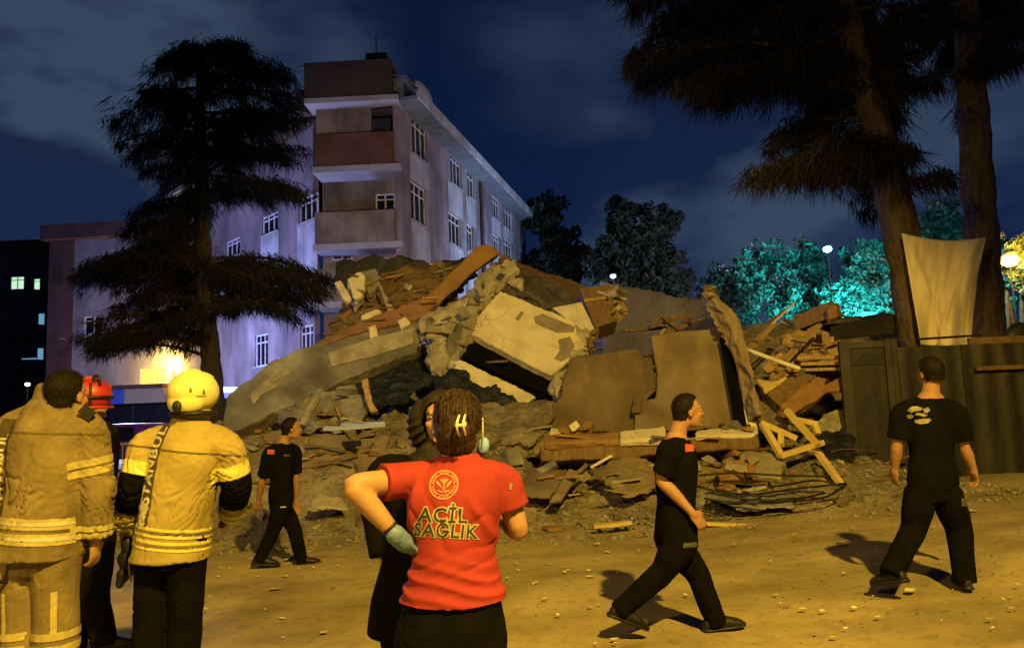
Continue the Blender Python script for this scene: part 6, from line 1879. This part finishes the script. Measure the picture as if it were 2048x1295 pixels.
bm = bmesh.new(); tube(bm, [P(190, 772, 4.7), P(187, 755, 4.7), P(197, 752, 4.7), P(200, 768, 4.7)], .01, 8, 4); obj('lamp_bracket', fix(bm), M['black'], hl, True)

# ---- walking man in black, centre right
p1 = Person('man in black short sleeved uniform striding right in front of the tan wall', 5.3, 78, (1352, 1065), (1352, 872), (1376, 822), sc=1.0, hface=80, skin='skin2')
p1.torso(p1.bm)
p1.arm(1, (1322, 958, -.12), (1382, 1022, -.20), (1402, 1046, -.20), sh=(1346, 900, -.15), curl=.7, palm=V((.2, .6, -.6)), thumb=V((.9, 0, .3)))
p1.arm(-1, (1352, 962, .24), (1366, 1028, .26), (1370, 1052, .26), sh=(1358, 900, .17), curl=.6, thumb=V((.6, 0, .6)))
p1.leg(-1, (1396, 1150, .06), (1428, 1232, .05), foot=82, pitch=4)
p1.leg(1, (1322, 1145, -.08), (1248, 1212, -.10), foot=78, pitch=-24)
p1.head(.058); p1.finish_body(.0075); p1.eyes(); p1.hair('hairb', .007)
p1.top('shirt', 'tee', .018, -.13, .42, (.074, .076, .072, .07, .07), None, .004, .009, 31)
pb_ = p1.last
bm2 = bmesh.new(); poly2d(bm2, [(-.03, -.026), (.03, -.024), (.032, .024), (-.028, .026)])
project(bm2, pb_, look(1378, 895, 5.2)[0], X_, Z_, look(1378, 895, 5.2)[1], .004); obj('patch', bm2, M['orangep'], p1.root)
p1.pants('trou', grow=.024, wr=.008, seed=32, knee=.07, ankle=.06, waist=.16)
bm2 = bmesh.new(); poly2d(bm2, [(-.06, -.016), (.055, -.012), (.06, .018), (-.055, .014)])
project(bm2, p1.lastp, look(1384, 1089, 5.2)[0], X_, Z_, look(1384, 1089, 5.2)[1], .004); obj('thigh_label', bm2, M['greyp'], p1.root)
p1.shoes()

# ---- man walking away on the right
p2 = Person('man in black with pale smeared print on his back walking away by the hoarding', 5.8, -16, (1866, 965), (1860, 790), (1858, 752), sc=1.02, hface=-8, skin='skin2', wd=1.06)
p2.hd = p2.J(1860, 746)
p2.torso(p2.bm)
p2.arm(-1, (1794, 890, .02), (1790, 936, .10), (1788, 962, .14), sh=(1806, 828), curl=.7)
p2.arm(1, (1928, 892, .03), (1946, 936, .08), (1950, 962, .12), sh=(1912, 828), curl=.7)
p2.leg(-1, (1826, 1060, .02), (1786, 1138, -.10), foot=-30, pitch=-14, hip=(1842, 985, 0)); p2.leg(1, (1918, 1060, .06), (1928, 1148, .02), foot=12, hip=(1892, 985, 0))
p2.head(.06); p2.finish_body(.0075); p2.hair('hairb', .008)
p2.top('shirt', 'tee', .02, -.17, .40, (.074, .076, .072, .07, .07), None, .005, .009, 41)
pb_ = p2.last
for k, pts in enumerate([[(-.10, .05), (-.07, .075), (-.02, .078), (.03, .065), (.02, .045), (-.04, .04), (-.07, .03)], [(.03, .055), (.07, .07), (.085, .045), (.06, .02), (.035, .03)], [(-.11, .01), (-.07, .02), (-.05, .0), (-.07, -.015), (-.1, -.012)], [(-.05, -.03), (.0, -.022), (.07, -.016), (.09, -.03), (.06, -.055), (.0, -.06), (-.04, -.05)], [(-.02, .03), (.03, .02), (.06, .005), (.03, -.005), (-.01, .008), (-.04, .012)]]):
    bm2 = bmesh.new(); poly2d(bm2, [(a * .92, b_ * .95) for a, b_ in pts])
    project(bm2, pb_, look(1840, 832, 5.7)[0], X_, Z_, look(1840, 832, 5.7)[1], .005, .02); obj('back_print', bm2, M['whitep'], p2.root)
p2.pants('trou', grow=.028, wr=.009, seed=42, knee=.074, ankle=.068, waist=.16)
bm2 = bmesh.new(); poly2d(bm2, [(-.03, -.03), (.03, -.026), (.034, .03), (-.028, .034)])
project(bm2, p2.lastp, look(1930, 1004, 5.7)[0], X_, Z_, look(1930, 1004, 5.7)[1], .005); obj('pocket_label', bm2, M['greyp'], p2.root)
p2.shoes()

# ---- small officer walking by the heap
p3 = Person('young officer in black uniform walking right along the foot of the heap', 8.2, 62, (562, 995), (566, 884), (583, 860), sc=.96, hface=66, skin='skin2')
p3.hd = p3.J(584, 857)
p3.torso(p3.bm)
p3.arm(1, (524, 962, -.06), (517, 1000, .05), (514, 1018, .08), sh=(541, 905, -.1), curl=.6)
p3.arm(-1, (592, 955, .1), (592, 1000, .15), (594, 1018, .15), sh=(588, 902, .1), curl=.6)
p3.leg(-1, (588, 1056, .04), (602, 1114, .05), foot=75, pitch=4); p3.leg(1, (548, 1056, -.06), (522, 1112, -.12), foot=70, pitch=-8)
p3.head(); p3.finish_body(.009); p3.eyes(); p3.hair('hairb', .012)
p3.top('shirt', 'tee', .016, -.13, .42, (.07, .072, .068, .066, .066), None, .004, .010, 51)
bm2 = bmesh.new(); poly2d(bm2, [(-.036, -.02), (.036, -.024), (.036, .02), (-.036, .026)])
project(bm2, p3.last, look(542, 903, 8.1)[0], X_, Z_, look(542, 903, 8.1)[1], .005); obj('sleeve_patch', bm2, M['orangep'], p3.root)
bm2 = bmesh.new(); poly2d(bm2, [(-.03, -.008), (.03, -.012), (.03, .006), (-.03, .01)])
project(bm2, p3.last, look(573, 910, 8.1)[0], X_, Z_, look(573, 910, 8.1)[1], .005); obj('chest_badge', bm2, M['greyp'], p3.root)
p3.pants('trou', grow=.022, wr=.005, seed=52, knee=.066, ankle=.058, waist=.16); p3.shoes()
bm2 = bmesh.new(); poly2d(bm2, [(-.03, -.006), (.03, -.006), (.03, .006), (-.03, .006)])
project(bm2, p3.lastp, look(566, 1013, 8.1)[0], X_, Z_, look(566, 1013, 8.1)[1], .004); obj('belt_buckle', bm2, M['tape_s'], p3.root)
for p_ in (w1,): p_.shoes()
